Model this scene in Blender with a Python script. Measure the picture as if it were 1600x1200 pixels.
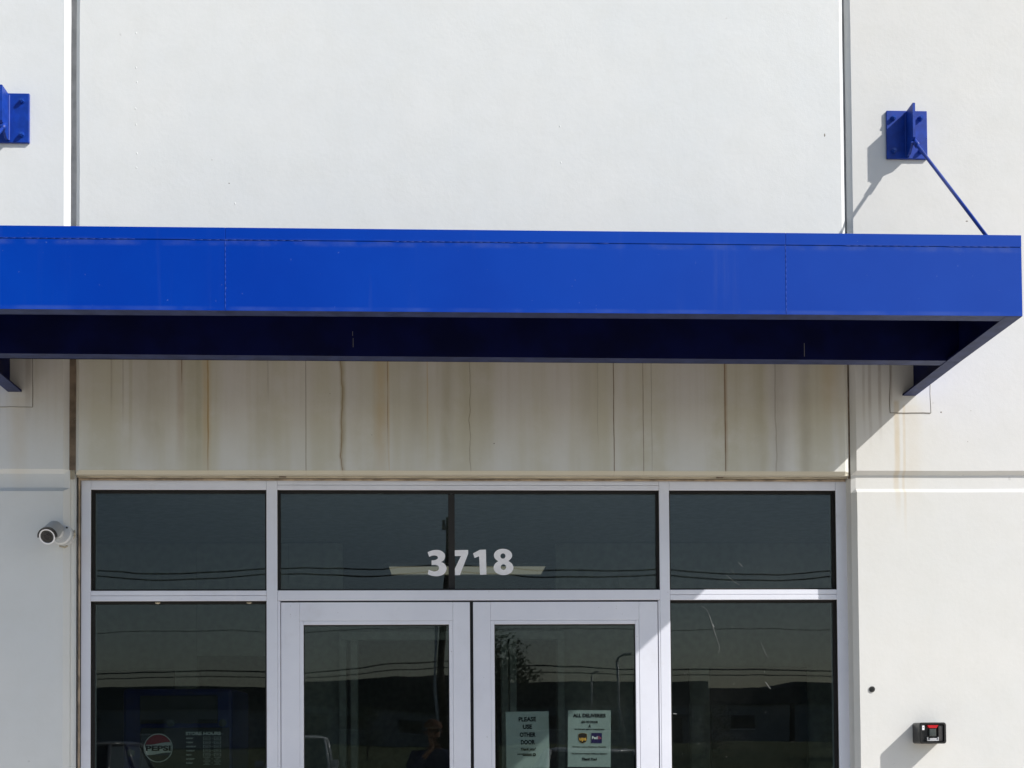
import bpy, bmesh, math, random
from mathutils import Vector, Matrix, noise
random.seed(7)
PI = math.pi
S = bpy.context.scene
for o in list(bpy.data.objects):
    bpy.data.objects.remove(o)
COL = S.collection

# ------------------------------------------------------------------ camera
cam = bpy.data.cameras.new('camera')
camo = bpy.data.objects.new('camera', cam)
COL.objects.link(camo)
r_ = Vector((0.9991, -0.041873, -0.006704)); u_ = Vector((0.005515, -0.028455, 0.99958)); b_ = Vector((-0.042046, -0.998718, -0.028199))
m3 = Matrix((r_, u_, b_)).transposed().to_4x4()
m3.translation = Vector((0, -6.3, 1.6))
camo.matrix_world = m3
cam.sensor_width = 36.0
cam.lens = 36.0 * 2040.0 / 1600.0
cam.shift_x = 0.012168
cam.shift_y = 0.310548
cam.clip_start = 0.05
cam.clip_end = 3000
S.camera = camo
S.render.resolution_x = 1024
S.render.resolution_y = 768

# ------------------------------------------------------------------ light
SUN_D = Vector((-1.70, 1.0, -1.56)).normalized()      # direction the light travels
w = bpy.data.worlds.new('World'); S.world = w; w.use_nodes = True
nt = w.node_tree
bg = nt.nodes['Background']
sky = nt.nodes.new('ShaderNodeTexSky'); sky.sky_type = 'NISHITA'; sky.sun_disc = False
sky.sun_elevation = math.asin(-SUN_D.z)
sky.sun_rotation = math.atan2(-SUN_D.x, -SUN_D.y)
sky.air_density = 1.0; sky.dust_density = 1.0; sky.ozone_density = 1.0
nt.links.new(sky.outputs[0], bg.inputs[0])
bg.inputs[1].default_value = 0.105
sl = bpy.data.lights.new('sun', 'SUN'); sl.energy = 4.3; sl.angle = math.radians(0.55); sl.color = (1.0, 0.96, 0.9)
so = bpy.data.objects.new('sun', sl); COL.objects.link(so)
so.rotation_euler = SUN_D.to_track_quat('-Z', 'Y').to_euler(); so.location = (6, -8, 8)
vs = S.view_settings
vs.view_transform = 'Standard'; vs.look = 'None'; vs.exposure = 0.28; vs.gamma = 1; vs.use_curve_mapping = False
S.render.engine = 'CYCLES'
S.cycles.max_bounces = 8; S.cycles.transparent_max_bounces = 16; S.cycles.glossy_bounces = 4

# ------------------------------------------------------------------ node helpers
class NT:
    def __init__(s, name):
        s.m = bpy.data.materials.new(name); s.m.use_nodes = True
        s.t = s.m.node_tree; s.t.nodes.clear()
        s.out = s.t.nodes.new('ShaderNodeOutputMaterial')
        s._oc = None
    def n(s, typ, **k):
        nd = s.t.nodes.new(typ)
        for a, b in k.items(): setattr(nd, a, b)
        return nd
    def l(s, a, b): s.t.links.new(a, b)
    def setin(s, sock, v):
        if hasattr(v, 'links') or hasattr(v, 'is_output'): s.l(v, sock)
        else: sock.default_value = v
    def math(s, op, a, b=None, c=None, clamp=False):
        nd = s.n('ShaderNodeMath', operation=op); nd.use_clamp = clamp
        s.setin(nd.inputs[0], a)
        if b is not None: s.setin(nd.inputs[1], b)
        if c is not None: s.setin(nd.inputs[2], c)
        return nd.outputs[0]
    def coord(s):
        if s._oc is None:
            g = s.n('ShaderNodeTexCoord'); x = s.n('ShaderNodeSeparateXYZ'); s.l(g.outputs['Object'], x.inputs[0])
            s._oc = (g.outputs['Object'], x.outputs[0], x.outputs[1], x.outputs[2])
        return s._oc
    def noise(s, scale, detail=3, vec=None, stretch=None, rough=0.5, dist=0.0):
        nd = s.n('ShaderNodeTexNoise'); nd.inputs['Scale'].default_value = scale; nd.inputs['Detail'].default_value = detail
        nd.inputs['Roughness'].default_value = rough; nd.inputs['Distortion'].default_value = dist
        v = vec if vec is not None else s.coord()[0]
        if stretch is not None:
            mp = s.n('ShaderNodeMapping'); mp.inputs['Scale'].default_value = stretch; s.l(v, mp.inputs[0]); v = mp.outputs[0]
        s.l(v, nd.inputs['Vector'])
        return nd.outputs[0]
    def ramp(s, fac, lo, hi, interp='SMOOTHSTEP'):
        nd = s.n('ShaderNodeMapRange', interpolation_type=interp)
        s.setin(nd.inputs[0], fac); nd.inputs[1].default_value = lo; nd.inputs[2].default_value = hi
        return nd.outputs[0]
    def mix(s, f, a, b, blend='MIX'):
        nd = s.n('ShaderNodeMix', data_type='RGBA', blend_type=blend)
        s.setin(nd.inputs[0], f); s.setin(nd.inputs[6], a); s.setin(nd.inputs[7], b)
        return nd.outputs[2]
    def bump(s, h, strength=0.3, dist=0.002, nrm=None):
        nd = s.n('ShaderNodeBump'); nd.inputs['Strength'].default_value = strength; nd.inputs['Distance'].default_value = dist
        s.l(h, nd.inputs['Height'])
        if nrm is not None: s.l(nrm, nd.inputs['Normal'])
        return nd.outputs[0]
    def pbr(s, col, rough=0.5, metal=0.0, nrm=None, **k):
        p = s.n('ShaderNodeBsdfPrincipled')
        s.setin(p.inputs['Base Color'], col); s.setin(p.inputs['Roughness'], rough); s.setin(p.inputs['Metallic'], metal)
        if nrm is not None: s.l(nrm, p.inputs['Normal'])
        for a, b in k.items(): s.setin(p.inputs[a.replace('_', ' ')], b)
        s.l(p.outputs[0], s.out.inputs[0]); return p

def C4(r, g, b): return (r, g, b, 1.0)

def simple(name, col, rough=0.5, metal=0.0, var=0.12, scale=20.0, bump=0.15, bscale=180.0, **k):
    t = NT(name)
    f = t.noise(scale, 4)
    c2 = tuple(max(0, x * (1 - var)) for x in col) + (1,)
    c1 = tuple(min(1, x * (1 + var)) for x in col) + (1,)
    c = t.mix(t.ramp(f, 0.3, 0.7), c2, c1)
    nr = t.bump(t.noise(bscale, 2), bump, 0.001)
    t.pbr(c, rough, metal, nr, **k)
    return t.m

# ------------------------------------------------------------------ wall paint, with its own stains and some painted canopy shade
def wall_mat(name, streaks=(), chamfer_stain=False, top_dirt_shade=False, tint=(0.728, 0.738, 0.732), zd=2.2):
    t = NT(name)
    oc, X, Y, Z = t.coord()
    base = tuple(tint) + (1,)
    cool = (tint[0] * 0.955, tint[1] * 0.97, tint[2] * 0.985, 1)
    c = t.mix(t.ramp(t.noise(1.1, 5, rough=0.6), 0.3, 0.7), base, cool)
    sp = t.ramp(t.noise(7, 6, rough=0.65), 0.35, 0.75)
    c = t.mix(t.math('MULTIPLY', sp, 0.35), c, (tint[0] * 0.9, tint[1] * 0.9, tint[2] * 0.88, 1))
    # pale vertical washes down the panel
    wash = t.ramp(t.noise(1.0, 4, stretch=(5.0, 1, 0.25), rough=0.6), 0.52, 0.8)
    c = t.mix(t.math('MULTIPLY', wash, 0.05), c, (0.60, 0.60, 0.55, 1))
    # fine pepper of dirt
    pit = t.ramp(t.noise(120, 2, rough=0.4), 0.74, 0.8)
    c = t.mix(t.math('MULTIPLY', pit, 0.28), c, (0.30, 0.27, 0.24, 1))
    pit2 = t.ramp(t.noise(23, 2, rough=0.3), 0.79, 0.815)
    c = t.mix(t.math('MULTIPLY', pit2, 0.2), c, (0.22, 0.2, 0.19, 1))
    if top_dirt_shade:
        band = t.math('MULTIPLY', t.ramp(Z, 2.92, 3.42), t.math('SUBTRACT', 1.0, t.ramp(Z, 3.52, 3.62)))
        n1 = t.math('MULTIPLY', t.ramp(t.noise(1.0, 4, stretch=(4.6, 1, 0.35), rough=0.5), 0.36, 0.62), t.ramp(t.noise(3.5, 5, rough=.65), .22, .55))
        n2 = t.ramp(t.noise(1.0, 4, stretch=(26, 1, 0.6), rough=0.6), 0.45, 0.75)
        # dirt film and canopy shade painted together, darker towards the top
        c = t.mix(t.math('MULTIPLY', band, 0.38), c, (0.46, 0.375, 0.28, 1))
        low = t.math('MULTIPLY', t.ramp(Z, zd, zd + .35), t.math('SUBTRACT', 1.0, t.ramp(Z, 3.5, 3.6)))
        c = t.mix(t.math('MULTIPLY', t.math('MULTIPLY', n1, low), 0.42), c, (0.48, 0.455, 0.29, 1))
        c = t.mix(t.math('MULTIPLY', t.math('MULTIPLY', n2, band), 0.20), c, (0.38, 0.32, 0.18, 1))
    wob = t.noise(2.2, 2, stretch=(0.15, 1, 2.4))
    wob2 = t.noise(14, 3, stretch=(0.1, 1, 1.0))
    for (x0, wd, z0, z1, col, st, wg) in streaks:
        dx = t.math('SUBTRACT', X, x0)
        if wg:
            dx = t.math('ADD', dx, t.math('MULTIPLY', t.math('SUBTRACT', wob, 0.5), wg))
            dx = t.math('ADD', dx, t.math('MULTIPLY', t.math('SUBTRACT', wob2, 0.5), wg * 0.25))
        a = t.math('ABSOLUTE', dx)
        m = t.math('SUBTRACT', 1.0, t.ramp(a, 0.0 if wd > .03 else wd * 0.25, wd * (1.35 if wd > .03 else 1.0)))
        m = t.math('MULTIPLY', m, t.ramp(Z, z0, z0 + (z1 - z0) * 0.6))
        m = t.math('MULTIPLY', m, t.math('SUBTRACT', 1.0, t.ramp(Z, z1, z1 + 0.02)))
        br = t.ramp(t.noise(9, 3, stretch=(2, 1, 1)), 0.2, 0.6)
        m = t.math('MULTIPLY', m, t.math('MULTIPLY_ADD', br, 0.45, 0.55))
        c = t.mix(t.math('MULTIPLY', m, st), c, tuple(col) + (1,))
    if chamfer_stain:
        m = t.math('SUBTRACT', 1.0, t.ramp(Z, 2.897, 2.906))
        c = t.mix(t.math('MULTIPLY', m, 0.9), c, (0.58, 0.545, 0.45, 1))
    h = t.math('ADD', t.math('MULTIPLY', t.noise(260, 3), 0.5), t.math('MULTIPLY', t.noise(50, 4), 0.8))
    h2 = t.noise(3.0, 3)
    nr = t.bump(h, 0.32, 0.0018)
    nr = t.bump(h2, 0.2, 0.012, nr)
    nr = t.bump(t.noise(11, 5, rough=.6), 0.07, 0.004, nr)
    t.pbr(c, 0.62, 0.0, nr, Specular_IOR_Level=0.25)
    return t.m

RUST = (0.30, 0.175, 0.08); BROWN = (0.17, 0.115, 0.07); OCH = (0.52, 0.38, 0.17); GREY = (0.26, 0.23, 0.18); OLIV = (0.36, 0.33, 0.2)
Zt = 3.5
mid_streaks = [
    (-1.591, .006, 3.12, Zt, BROWN, .30, .004), (-1.536, .0035, 3.05, Zt, BROWN, .40, .004), (-1.50, .012, 2.9, Zt, OLIV, .3, .01),
    (-1.40, .10, 2.7, Zt, OLIV, .35, .03), (-1.256, .004, 3.26, Zt, BROWN, .95, .002), (-1.262, .026, 2.85, Zt, RUST, .30, .008), (-1.20, .05, 2.7, Zt, OLIV, .3, .02),
    (-1.131, .0055, 2.70, Zt, RUST, .9, .010), (-1.138, .030, 2.75, Zt, OCH, .45, .012), (-1.175, .02, 2.75, Zt, OLIV, .35, .012),
    (-0.843, .006, 3.20, Zt, GREY, .45, .018), (-0.86, .07, 2.7, Zt, OLIV, .18, .02), (-0.662, .0032, 2.30, Zt, GREY, .85, .003),
    (-0.4885, .0032, 1.9, Zt, BROWN, .95, .044), (-0.487, .013, 2.2, Zt, RUST, .42, .044), (-0.484, .022, 2.6, Zt, OLIV, .45, .012),
    (-0.300, .040, 2.75, Zt, OCH, .50, .01), (-0.268, .0035, 2.9, Zt, RUST, .8, .006), (-0.262, .0035, 2.5, Zt, OCH, .5, .008),
    (-0.075, .005, 2.9, Zt, OCH, .5, .006), (-.13, .05, 2.8, Zt, OLIV, .3, .02), (0.018, .04, 2.7, Zt, OLIV, .45, .012),
    (0.130, .0035, 2.5, Zt, GREY, .75, .040), (0.110, .04, 2.7, Zt, OLIV, .25, .02), (0.20, .06, 2.7, Zt, OLIV, .22, .02),
    (0.754, .003, 2.9, Zt, GREY, .45, .010), (0.70, .05, 2.8, Zt, OLIV, .22, .02), (0.8325, .0036, 2.2, Zt, BROWN, .95, .006),
    (0.977, .003, 2.3, Zt, BROWN, .75, .004), (1.018, .0032, 2.6, Zt, GREY, .5, .008),
    (1.3804, .0042, 2.0, Zt, BROWN, .95, .002), (1.384, .013, 2.7, Zt, RUST, .40, .004),
    (1.56, .05, 2.4, Zt, OLIV, .3, .03), (1.645, .05, 2.3, Zt, GREY, .32, .02), (1.63, .005, 2.5, Zt, GREY, .5, .02), (1.777, .035, 2.4, Zt, GREY, .30, .02), (1.90, .05, 3.1, Zt, OCH, .3, .02),
]
right_streaks = [
    (2.232, .020, 2.62, 3.24, OCH, .42, .008), (2.268, .010, 2.50, 3.22, OCH, .3, .006), (2.31, .05, 2.6, 3.22, OCH, .12, .02),
    (2.206, .008, 3.17, 3.5, BROWN, .5, .004), (2.10, .012, 2.95, Zt, BROWN, .3, .01), (2.07, .01, 3.0, Zt, GREY, .3, .01),
    (2.15, .012, 3.0, Zt, BROWN, .35, .008),
]
left_streaks = [(-2.03, .05, 2.7, 3.24, OCH, .22, .01), (-1.985, .02, 3.1, 3.5, BROWN, .3, .01)]
M = {}
M['wall_mid'] = wall_mat('painted_concrete_spandrel', mid_streaks, True, True)
M['wall_left'] = wall_mat('painted_concrete_left', left_streaks, False, True, (0.700, 0.716, 0.722), 3.05)
M['wall_right'] = wall_mat('painted_concrete_right', right_streaks, False, False, (0.69, 0.685, 0.665))
M['wall_plain'] = wall_mat('painted_concrete')

def blue_paint():
    t = NT('blue_enamel')
    oc, X, Y, Z = t.coord()
    c = t.mix(t.ramp(t.noise(0.9, 4, rough=0.6), 0.3, 0.7), (0.0, 0.035, 0.335, 1), (0.0, 0.044, 0.375, 1))
    sc = t.ramp(t.noise(30, 5, stretch=(1, 1, 0.12), rough=0.6), 0.70, 0.80)
    c = t.mix(t.math('MULTIPLY', sc, 0.10), c, (0.10, 0.2, 0.55, 1))
    sp = t.ramp(t.noise(75, 2, rough=0.4), 0.775, 0.80)
    c = t.mix(t.math('MULTIPLY', sp, 0.2), c, (0.25, 0.33, 0.55, 1))
    big = t.ramp(X, -1.2, 2.4)
    c = t.mix(t.math('MULTIPLY', big, 0.17), c, (0.060, 0.135, 0.39, 1))      # paler blue towards the right end
    runs = t.math('MULTIPLY', t.ramp(t.noise(1.0, 4, stretch=(16, 1, .8), rough=.6), .55, .78), t.ramp(t.noise(2.2, 3), .35, .65))
    c = t.mix(t.math('MULTIPLY', runs, 0.10), c, (0.12, 0.16, 0.33, 1))
    edge = t.math('SUBTRACT', 1.0, t.ramp(t.math('ABSOLUTE', t.math('SUBTRACT', Z, 3.291)), .003, .012))
    c = t.mix(t.math('MULTIPLY', edge, t.math('MULTIPLY', t.ramp(t.noise(8, 4), .3, .7), .22)), c, (0.10, 0.16, 0.45, 1))
    dust = t.math('SUBTRACT', 1.0, t.ramp(t.math('ABSOLUTE', t.math('SUBTRACT', Z, 3.553)), .004, .02))
    c = t.mix(t.math('MULTIPLY', dust, t.math('MULTIPLY', t.ramp(t.noise(14, 5), .35, .75), .16)), c, (0.16, 0.20, 0.34, 1))
    nr = t.bump(t.noise(90, 3), 0.12, 0.001)
    nr = t.bump(t.noise(2.6, 2), 0.3, 0.014, nr)
    rg = t.math('MULTIPLY_ADD', t.noise(5, 3), 0.2, 0.45)
    t.pbr(c, rg, 0.0, nr, Specular_IOR_Level=0.06)
    return t.m
M['blue'] = blue_paint()
M['blue_dark'] = simple('blue_enamel_bracket', (0.005, 0.040, 0.30), 0.42, 0, .15, 30, .12, Specular_IOR_Level=0.3)
M['bolt'] = simple('glossy_blue_bolt', (0.012, 0.06, 0.36), 0.22, 0, .1, 30, .05)
M['blue_shaded'] = simple('blue_enamel_shaded', (0.0012, 0.0035, 0.045), 0.6, 0, .3, 6, .12, Specular_IOR_Level=0.15)  # shade painted into the blue of the canopy's inner faces, beam and deck
M['dusty_blue_shaded'] = simple('dusty_flange_shaded', (0.030, 0.041, 0.110), 0.6, 0, .25, 14, .2, Specular_IOR_Level=0.3)  # chalky dust, with underside shade painted into the colour
M['weld'] = simple('weld_bead', (0.004, 0.045, 0.33), 0.55)
def alum():
    t = NT('anodised_aluminium')
    c = t.mix(t.ramp(t.noise(2.2, 5, rough=.6), .3, .7), (0.72, 0.735, 0.825, 1), (0.78, 0.795, 0.88, 1))
    g = t.math('MULTIPLY', t.ramp(t.noise(6, 6, rough=.7), .52, .8), .22)
    c = t.mix(g, c, (0.50, 0.49, 0.50, 1))
    sp = t.math('MULTIPLY', t.ramp(t.noise(70, 2, rough=.4), .765, .80), .5)
    c = t.mix(sp, c, (0.30, 0.28, 0.27, 1))
    sc = t.math('MULTIPLY', t.ramp(t.noise(22, 3, stretch=(1, 1, .06)), .7, .76), .12)
    c = t.mix(sc, c, (0.9, 0.9, 0.92, 1))
    nr = t.bump(t.noise(3.0, 3), .12, .004); nr = t.bump(t.noise(400, 2), .05, .0005, nr)
    t.pbr(c, t.math('MULTIPLY_ADD', t.noise(9, 3), .2, .32), 0.12, nr); return t.m
M['alu'] = alum()
M['alu_line'] = simple('frame_joint_line', (0.18, 0.18, 0.21), 0.6)
M['gasket'] = simple('black_rubber_gasket', (0.012, 0.011, 0.011), 0.65)
M['seal_grey'] = simple('grey_sealant', (0.40, 0.385, 0.37), 0.8, 0, .2, 12, .4, 90)
M['seal_brown'] = simple('dirty_brown_sealant', (0.165, 0.125, 0.09), 0.85, 0, .35, 18, .5, 90)
M['seal_tan'] = simple('tan_sealant', (0.46, 0.41, 0.32), 0.75, 0, .2, 9, .5, 60)
M['seal_rust'] = simple('rust_stained_sealant', (0.36, 0.285, 0.215), 0.8, 0, .35, 16, .5, 60)
M['crack'] = simple('dark_crack_line', (0.22, 0.2, 0.17), 0.9)
M['vinyl'] = simple('white_vinyl', (0.88, 0.88, 0.92), 0.5, 0, .04, 30, .05)
M['scuff'] = simple('faint_grey_mark', (0.20, 0.21, 0.21), 0.8)
M['paper'] = simple('white_paper', (0.64, 0.69, 0.67), 0.7, 0, .03, 14, .25, 30)
M['ink'] = simple('black_ink', (0.015, 0.015, 0.015), 0.7)
M['camwhite'] = simple('white_plastic', (0.66, 0.68, 0.70), 0.35, 0, .03)
M['camgrey'] = simple('pale_grey_plastic', (0.40, 0.42, 0.44), 0.4, 0, .03)
M['black'] = simple('black_plastic', (0.014, 0.013, 0.013), 0.32, 0, .2, 20, .1)
M['black_soft'] = simple('weathered_black_plastic', (0.035, 0.032, 0.032), 0.5, 0, .2, 20, .1)
M['redlens'] = simple('red_plastic_lens', (0.50, 0.012, 0.02), 0.2)
M['greylens'] = simple('grey_lens', (0.06, 0.07, 0.07), 0.15)
M['silver'] = simple('bright_metal', (0.75, 0.75, 0.78), 0.25, 0.6)
M['lens'] = simple('dark_glass_lens', (0.02, 0.018, 0.022), 0.12)

def glass_mat(name, tr=(0.64, 0.69, 0.68), dirty=True):
    t = NT(name)
    lw = t.n('ShaderNodeLayerWeight'); lw.inputs['Blend'].default_value = 0.5
    f = t.math('POWER', lw.outputs['Facing'], 5.0)
    f = t.math('MULTIPLY_ADD', f, 0.955, 0.045)
    tb = t.n('ShaderNodeBsdfTransparent'); tb.inputs[0].default_value = tr + (1,)
    g = t.n('ShaderNodeBsdfGlossy'); g.inputs['Roughness'].default_value = 0.0; g.inputs['Color'].default_value = (0.74, 0.75, 0.77, 1)
    mx = t.n('ShaderNodeMixShader'); t.l(f, mx.inputs[0]); t.l(tb.outputs[0], mx.inputs[1]); t.l(g.outputs[0], mx.inputs[2])
    last = mx.outputs[0]
    if dirty:
        d = t.n('ShaderNodeBsdfDiffuse'); d.inputs[0].default_value = (0.5, 0.5, 0.46, 1)
        film = t.math('MULTIPLY_ADD', t.ramp(t.noise(3.0, 5, rough=0.7), 0.4, 0.9), 0.012, 0.002)
        spk = t.math('MULTIPLY', t.ramp(t.noise(95, 2, rough=0.4), 0.79, 0.81), 0.25)
        m2 = t.n('ShaderNodeMixShader'); t.l(t.math('ADD', film, spk), m2.inputs[0]); t.l(last, m2.inputs[1]); t.l(d.outputs[0], m2.inputs[2])
        last = m2.outputs[0]
    t.l(last, t.out.inputs[0])
    return t.m
M['glass'] = glass_mat('tinted_glass')
M['carglass'] = simple('car_glass', (0.01, 0.012, 0.012), 0.05)

# ------------------------------------------------------------------ mesh helpers
def link(name, bm, mat, parent=None, smooth=False, mats=None):
    me = bpy.data.meshes.new(name)
    bmesh.ops.recalc_face_normals(bm, faces=bm.faces)
    bm.to_mesh(me); bm.free()
    if mats:
        for x in mats: me.materials.append(x)
    elif mat is not None: me.materials.append(mat)
    if smooth:
        for p in me.polygons: p.use_smooth = True
    o = bpy.data.objects.new(name, me); COL.objects.link(o)
    if parent is not None: o.parent = parent
    return o

def tag(o, label, cat, group=None):
    o['label'] = label; o['category'] = cat
    if group: o['group'] = group
    return o

def thing(name, label, cat, loc=(0, 0, 0), group=None, rz=0):
    o = bpy.data.objects.new(name, None); COL.objects.link(o); o.location = loc; o.rotation_euler = (0, 0, rz)
    o.empty_display_size = 0.2
    return tag(o, label, cat, group)

def struct(o): o['kind'] = 'structure'; return o
def stuff(o): o['kind'] = 'stuff'; return o

def box(bm, x0, x1, y0, y1, z0, z1, bev=0.0, seg=1, mi=0):
    r = bmesh.ops.create_cube(bm, size=1.0)
    vs_ = r['verts']
    for v in vs_:
        v.co = Vector(((x0 + x1) / 2 + v.co.x * (x1 - x0), (y0 + y1) / 2 + v.co.y * (y1 - y0), (z0 + z1) / 2 + v.co.z * (z1 - z0)))
    fs = set(f for v in vs_ for f in v.link_faces)
    if bev > 0:
        es = list(set(e for v in vs_ for e in v.link_edges))
        rr = bmesh.ops.bevel(bm, geom=es, offset=bev, segments=seg, affect='EDGES', profile=0.5)
        fs = set(rr['faces']) | set(f for f in fs if f.is_valid)
    for f in fs:
        if f.is_valid: f.material_index = mi

def cyl(bm, p0, p1, r0, r1=None, n=16, cap=True, mi=0):
    p0 = Vector(p0); p1 = Vector(p1); r1 = r0 if r1 is None else r1
    d = (p1 - p0); L = d.length
    q = d.to_track_quat('Z', 'Y').to_matrix().to_4x4()
    q.translation = (p0 + p1) / 2
    r = bmesh.ops.create_cone(bm, cap_ends=cap, segments=n, radius1=r0, radius2=r1, depth=L, matrix=q)
    for v in r['verts']:
        for f in v.link_faces: f.material_index = mi

def tube(bm, pts, r, n=6):
    for a, b in zip(pts[:-1], pts[1:]): cyl(bm, a, b, r, r, n)

def ball(bm, c, r, sc=(1, 1, 1), n=16, mi=0):
    rr = bmesh.ops.create_uvsphere(bm, u_segments=n, v_segments=max(6, n // 2), radius=r)
    for v in rr['verts']:
        v.co = Vector((v.co.x * sc[0], v.co.y * sc[1], v.co.z * sc[2])) + Vector(c)
        for f in v.link_faces: f.material_index = mi

def prism(bm, poly, y0, y1, axis='y'):
    """extrude a 2-D polygon [(a,b)...]: axis y -> (x,z), x -> (y,z), z -> (x,y)"""
    def P(a, b, t):
        return (a, t, b) if axis == 'y' else ((t, a, b) if axis == 'x' else (a, b, t))
    v0 = [bm.verts.new(P(a, b, y0)) for a, b in poly]; v1 = [bm.verts.new(P(a, b, y1)) for a, b in poly]
    n = len(poly)
    f0 = bm.faces.new(v0); f1 = bm.faces.new(v1[::-1])
    for i in range(n): bm.faces.new((v0[i], v0[(i + 1) % n], v1[(i + 1) % n], v1[i]))
    bmesh.ops.triangulate(bm, faces=[f0, f1])

def B(name, x0, x1, y0, y1, z0, z1, mat, parent=None, bev=0.0, seg=1):
    bm = bmesh.new(); box(bm, x0, x1, y0, y1, z0, z1, bev, seg); return link(name, bm, mat, parent)

def text_mesh(name, body, size, cx, y, cz, mat, parent, bold=0.0, align='CENTER', sx=1.0, ext=0.0002, shear=0.0, fixw=None):
    cu = bpy.data.curves.new(name, 'FONT'); cu.body = body; cu.size = size; cu.align_x = align; cu.align_y = 'CENTER'
    cu.offset = bold; cu.extrude = ext; cu.shear = shear; cu.resolution_u = 3
    o = bpy.data.objects.new(name, cu); COL.objects.link(o)
    dg = bpy.context.evaluated_depsgraph_get()
    me = bpy.data.meshes.new_from_object(o.evaluated_get(dg)); bpy.data.objects.remove(o)
    me.name = name; me.materials.clear(); me.materials.append(mat)
    if fixw and len(me.vertices):
        xs_ = [v.co.x for v in me.vertices]; ww = max(xs_) - min(xs_)
        sx = fixw / ww
    me.transform(Matrix.Rotation(PI / 2, 4, 'X') @ Matrix.Diagonal((sx, 1, 1, 1)))
    me.transform(Matrix.Translation((cx, y, cz)))
    o = bpy.data.objects.new(name, me); COL.objects.link(o); o.parent = parent
    return o

def smooth_poly(pts, sub=4):
    out = []; n = len(pts)
    for i in range(n):
        p0, p1, p2, p3 = [Vector(pts[(i + k - 1) % n]) for k in range(4)]
        for j in range(sub):
            t = j / sub
            out.append(tuple(0.5 * ((2 * p1) + (-p0 + p2) * t + (2 * p0 - 5 * p1 + 4 * p2 - p3) * t * t + (-p0 + 3 * p1 - 3 * p2 + p3) * t ** 3)))
    return out

def flat_shape(name, loops, y, mat, parent, ext=0.0004):
    """2-D filled shape from closed loops (x,z), holes allowed"""
    cu = bpy.data.curves.new(name, 'CURVE'); cu.dimensions = '2D'; cu.fill_mode = 'BOTH'; cu.extrude = ext
    for lp in loops:
        s_ = cu.splines.new('POLY'); s_.points.add(len(lp) - 1)
        for p, (a, b) in zip(s_.points, lp): p.co = (a, b, 0, 1)
        s_.use_cyclic_u = True
    o = bpy.data.objects.new(name, cu); COL.objects.link(o)
    dg = bpy.context.evaluated_depsgraph_get()
    me = bpy.data.meshes.new_from_object(o.evaluated_get(dg)); bpy.data.objects.remove(o)
    me.name = name; me.materials.clear(); me.materials.append(mat)
    me.transform(Matrix.Rotation(PI / 2, 4, 'X')); me.transform(Matrix.Translation((0, y, 0)))
    o = bpy.data.objects.new(name, me); COL.objects.link(o); o.parent = parent
    return o

# ------------------------------------------------------------------ the building
bld = thing('warehouse_building', 'white painted concrete panel warehouse wall with recessed glazed entrance and blue canopy', 'building')

def rough_edge(a, seed):
    return 0.0016 * noise.noise(Vector((a * 7.0, seed, 0))) + 0.0016 * max(0, noise.noise(Vector((a * 31.0, seed, 3)))) * 1.5

def panel(name, xs, zs, mat, seed):
    """concrete panel as a relief: xs, zs are (position, depth) lists; long runs are subdivided so edges can be a little uneven"""
    def sub(L, step):
        out = [L[0]]
        for (a, da), (b, db) in zip(L[:-1], L[1:]):
            k = int((b - a) / step)
            if da == db and k > 1:
                for j in range(1, k): out.append((a + (b - a) * j / k, da))
            out.append((b, db))
        return out
    xs2 = sub(xs, 0.25); zs2 = sub(zs, 0.12)
    bm = bmesh.new(); G = []
    for (z, dz) in zs2:
        row = []
        for (x, dx) in xs2:
            ex = ez = 0
            if 0.01 < dx < 0.1 or (x, dx) in xs[2:-2] or (dx == 0 and (x, dx) in xs): ex = rough_edge(z, seed + x)
            if 0.01 < dz < 0.1 or (dz == 0 and (z, dz) in zs): ez = rough_edge(x, seed + z + 9)
            row.append(bm.verts.new((x + ex, max(dx, dz), z + ez)))
        G.append(row)
    for i in range(len(G) - 1):
        for j in range(len(G[0]) - 1):
            bm.faces.new((G[i][j], G[i][j + 1], G[i + 1][j + 1], G[i + 1][j]))
    # back
    return link(name, bm, mat, bld)
T = 0.20
REV = [(2.799, 0), (2.819, .02), (2.886, .02), (2.905, 0)]
panel('wall_panel', [(-9.0, T), (-9.0, .025), (-8.975, 0), (-1.819, 0), (-1.794, .025), (-1.792, T)], [(-0.3, T), (-0.3, 0)] + REV + [(9.0, 0), (9.0, T)], M['wall_left'], 1.0)
panel('wall_panel', [(2.006, T), (2.006, .025), (2.029, 0), (9.5, 0), (9.525, .025), (9.525, T)], [(-0.3, T), (-0.3, 0)] + REV + [(9.0, 0), (9.0, T)], M['wall_right'], 2.0)
panel('wall_panel', [(-1.769, T), (-1.767, .025), (-1.745, 0), (1.973, 0), (1.997, .025), (1.998, T)], [(2.884, T), (2.884, .017), (2.9, 0), (9.0, 0), (9.0, T)], M['wall_mid'], 3.0)
panel('wall_panel', [(-16.2, T), (-16.2, 0), (-9.05, 0), (-9.025, .025), (-9.025, T)], [(-0.3, T), (-0.3, 0)] + REV + [(9.0, 0), (9.0, T)], M['wall_plain'], 4.0)
panel('wall_panel', [(9.55, T), (9.55, .025), (9.575, 0), (16.7, 0), (16.7, T)], [(-0.3, T), (-0.3, 0)] + REV + [(9.0, 0), (9.0, T)], M['wall_plain'], 5.0)

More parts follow.
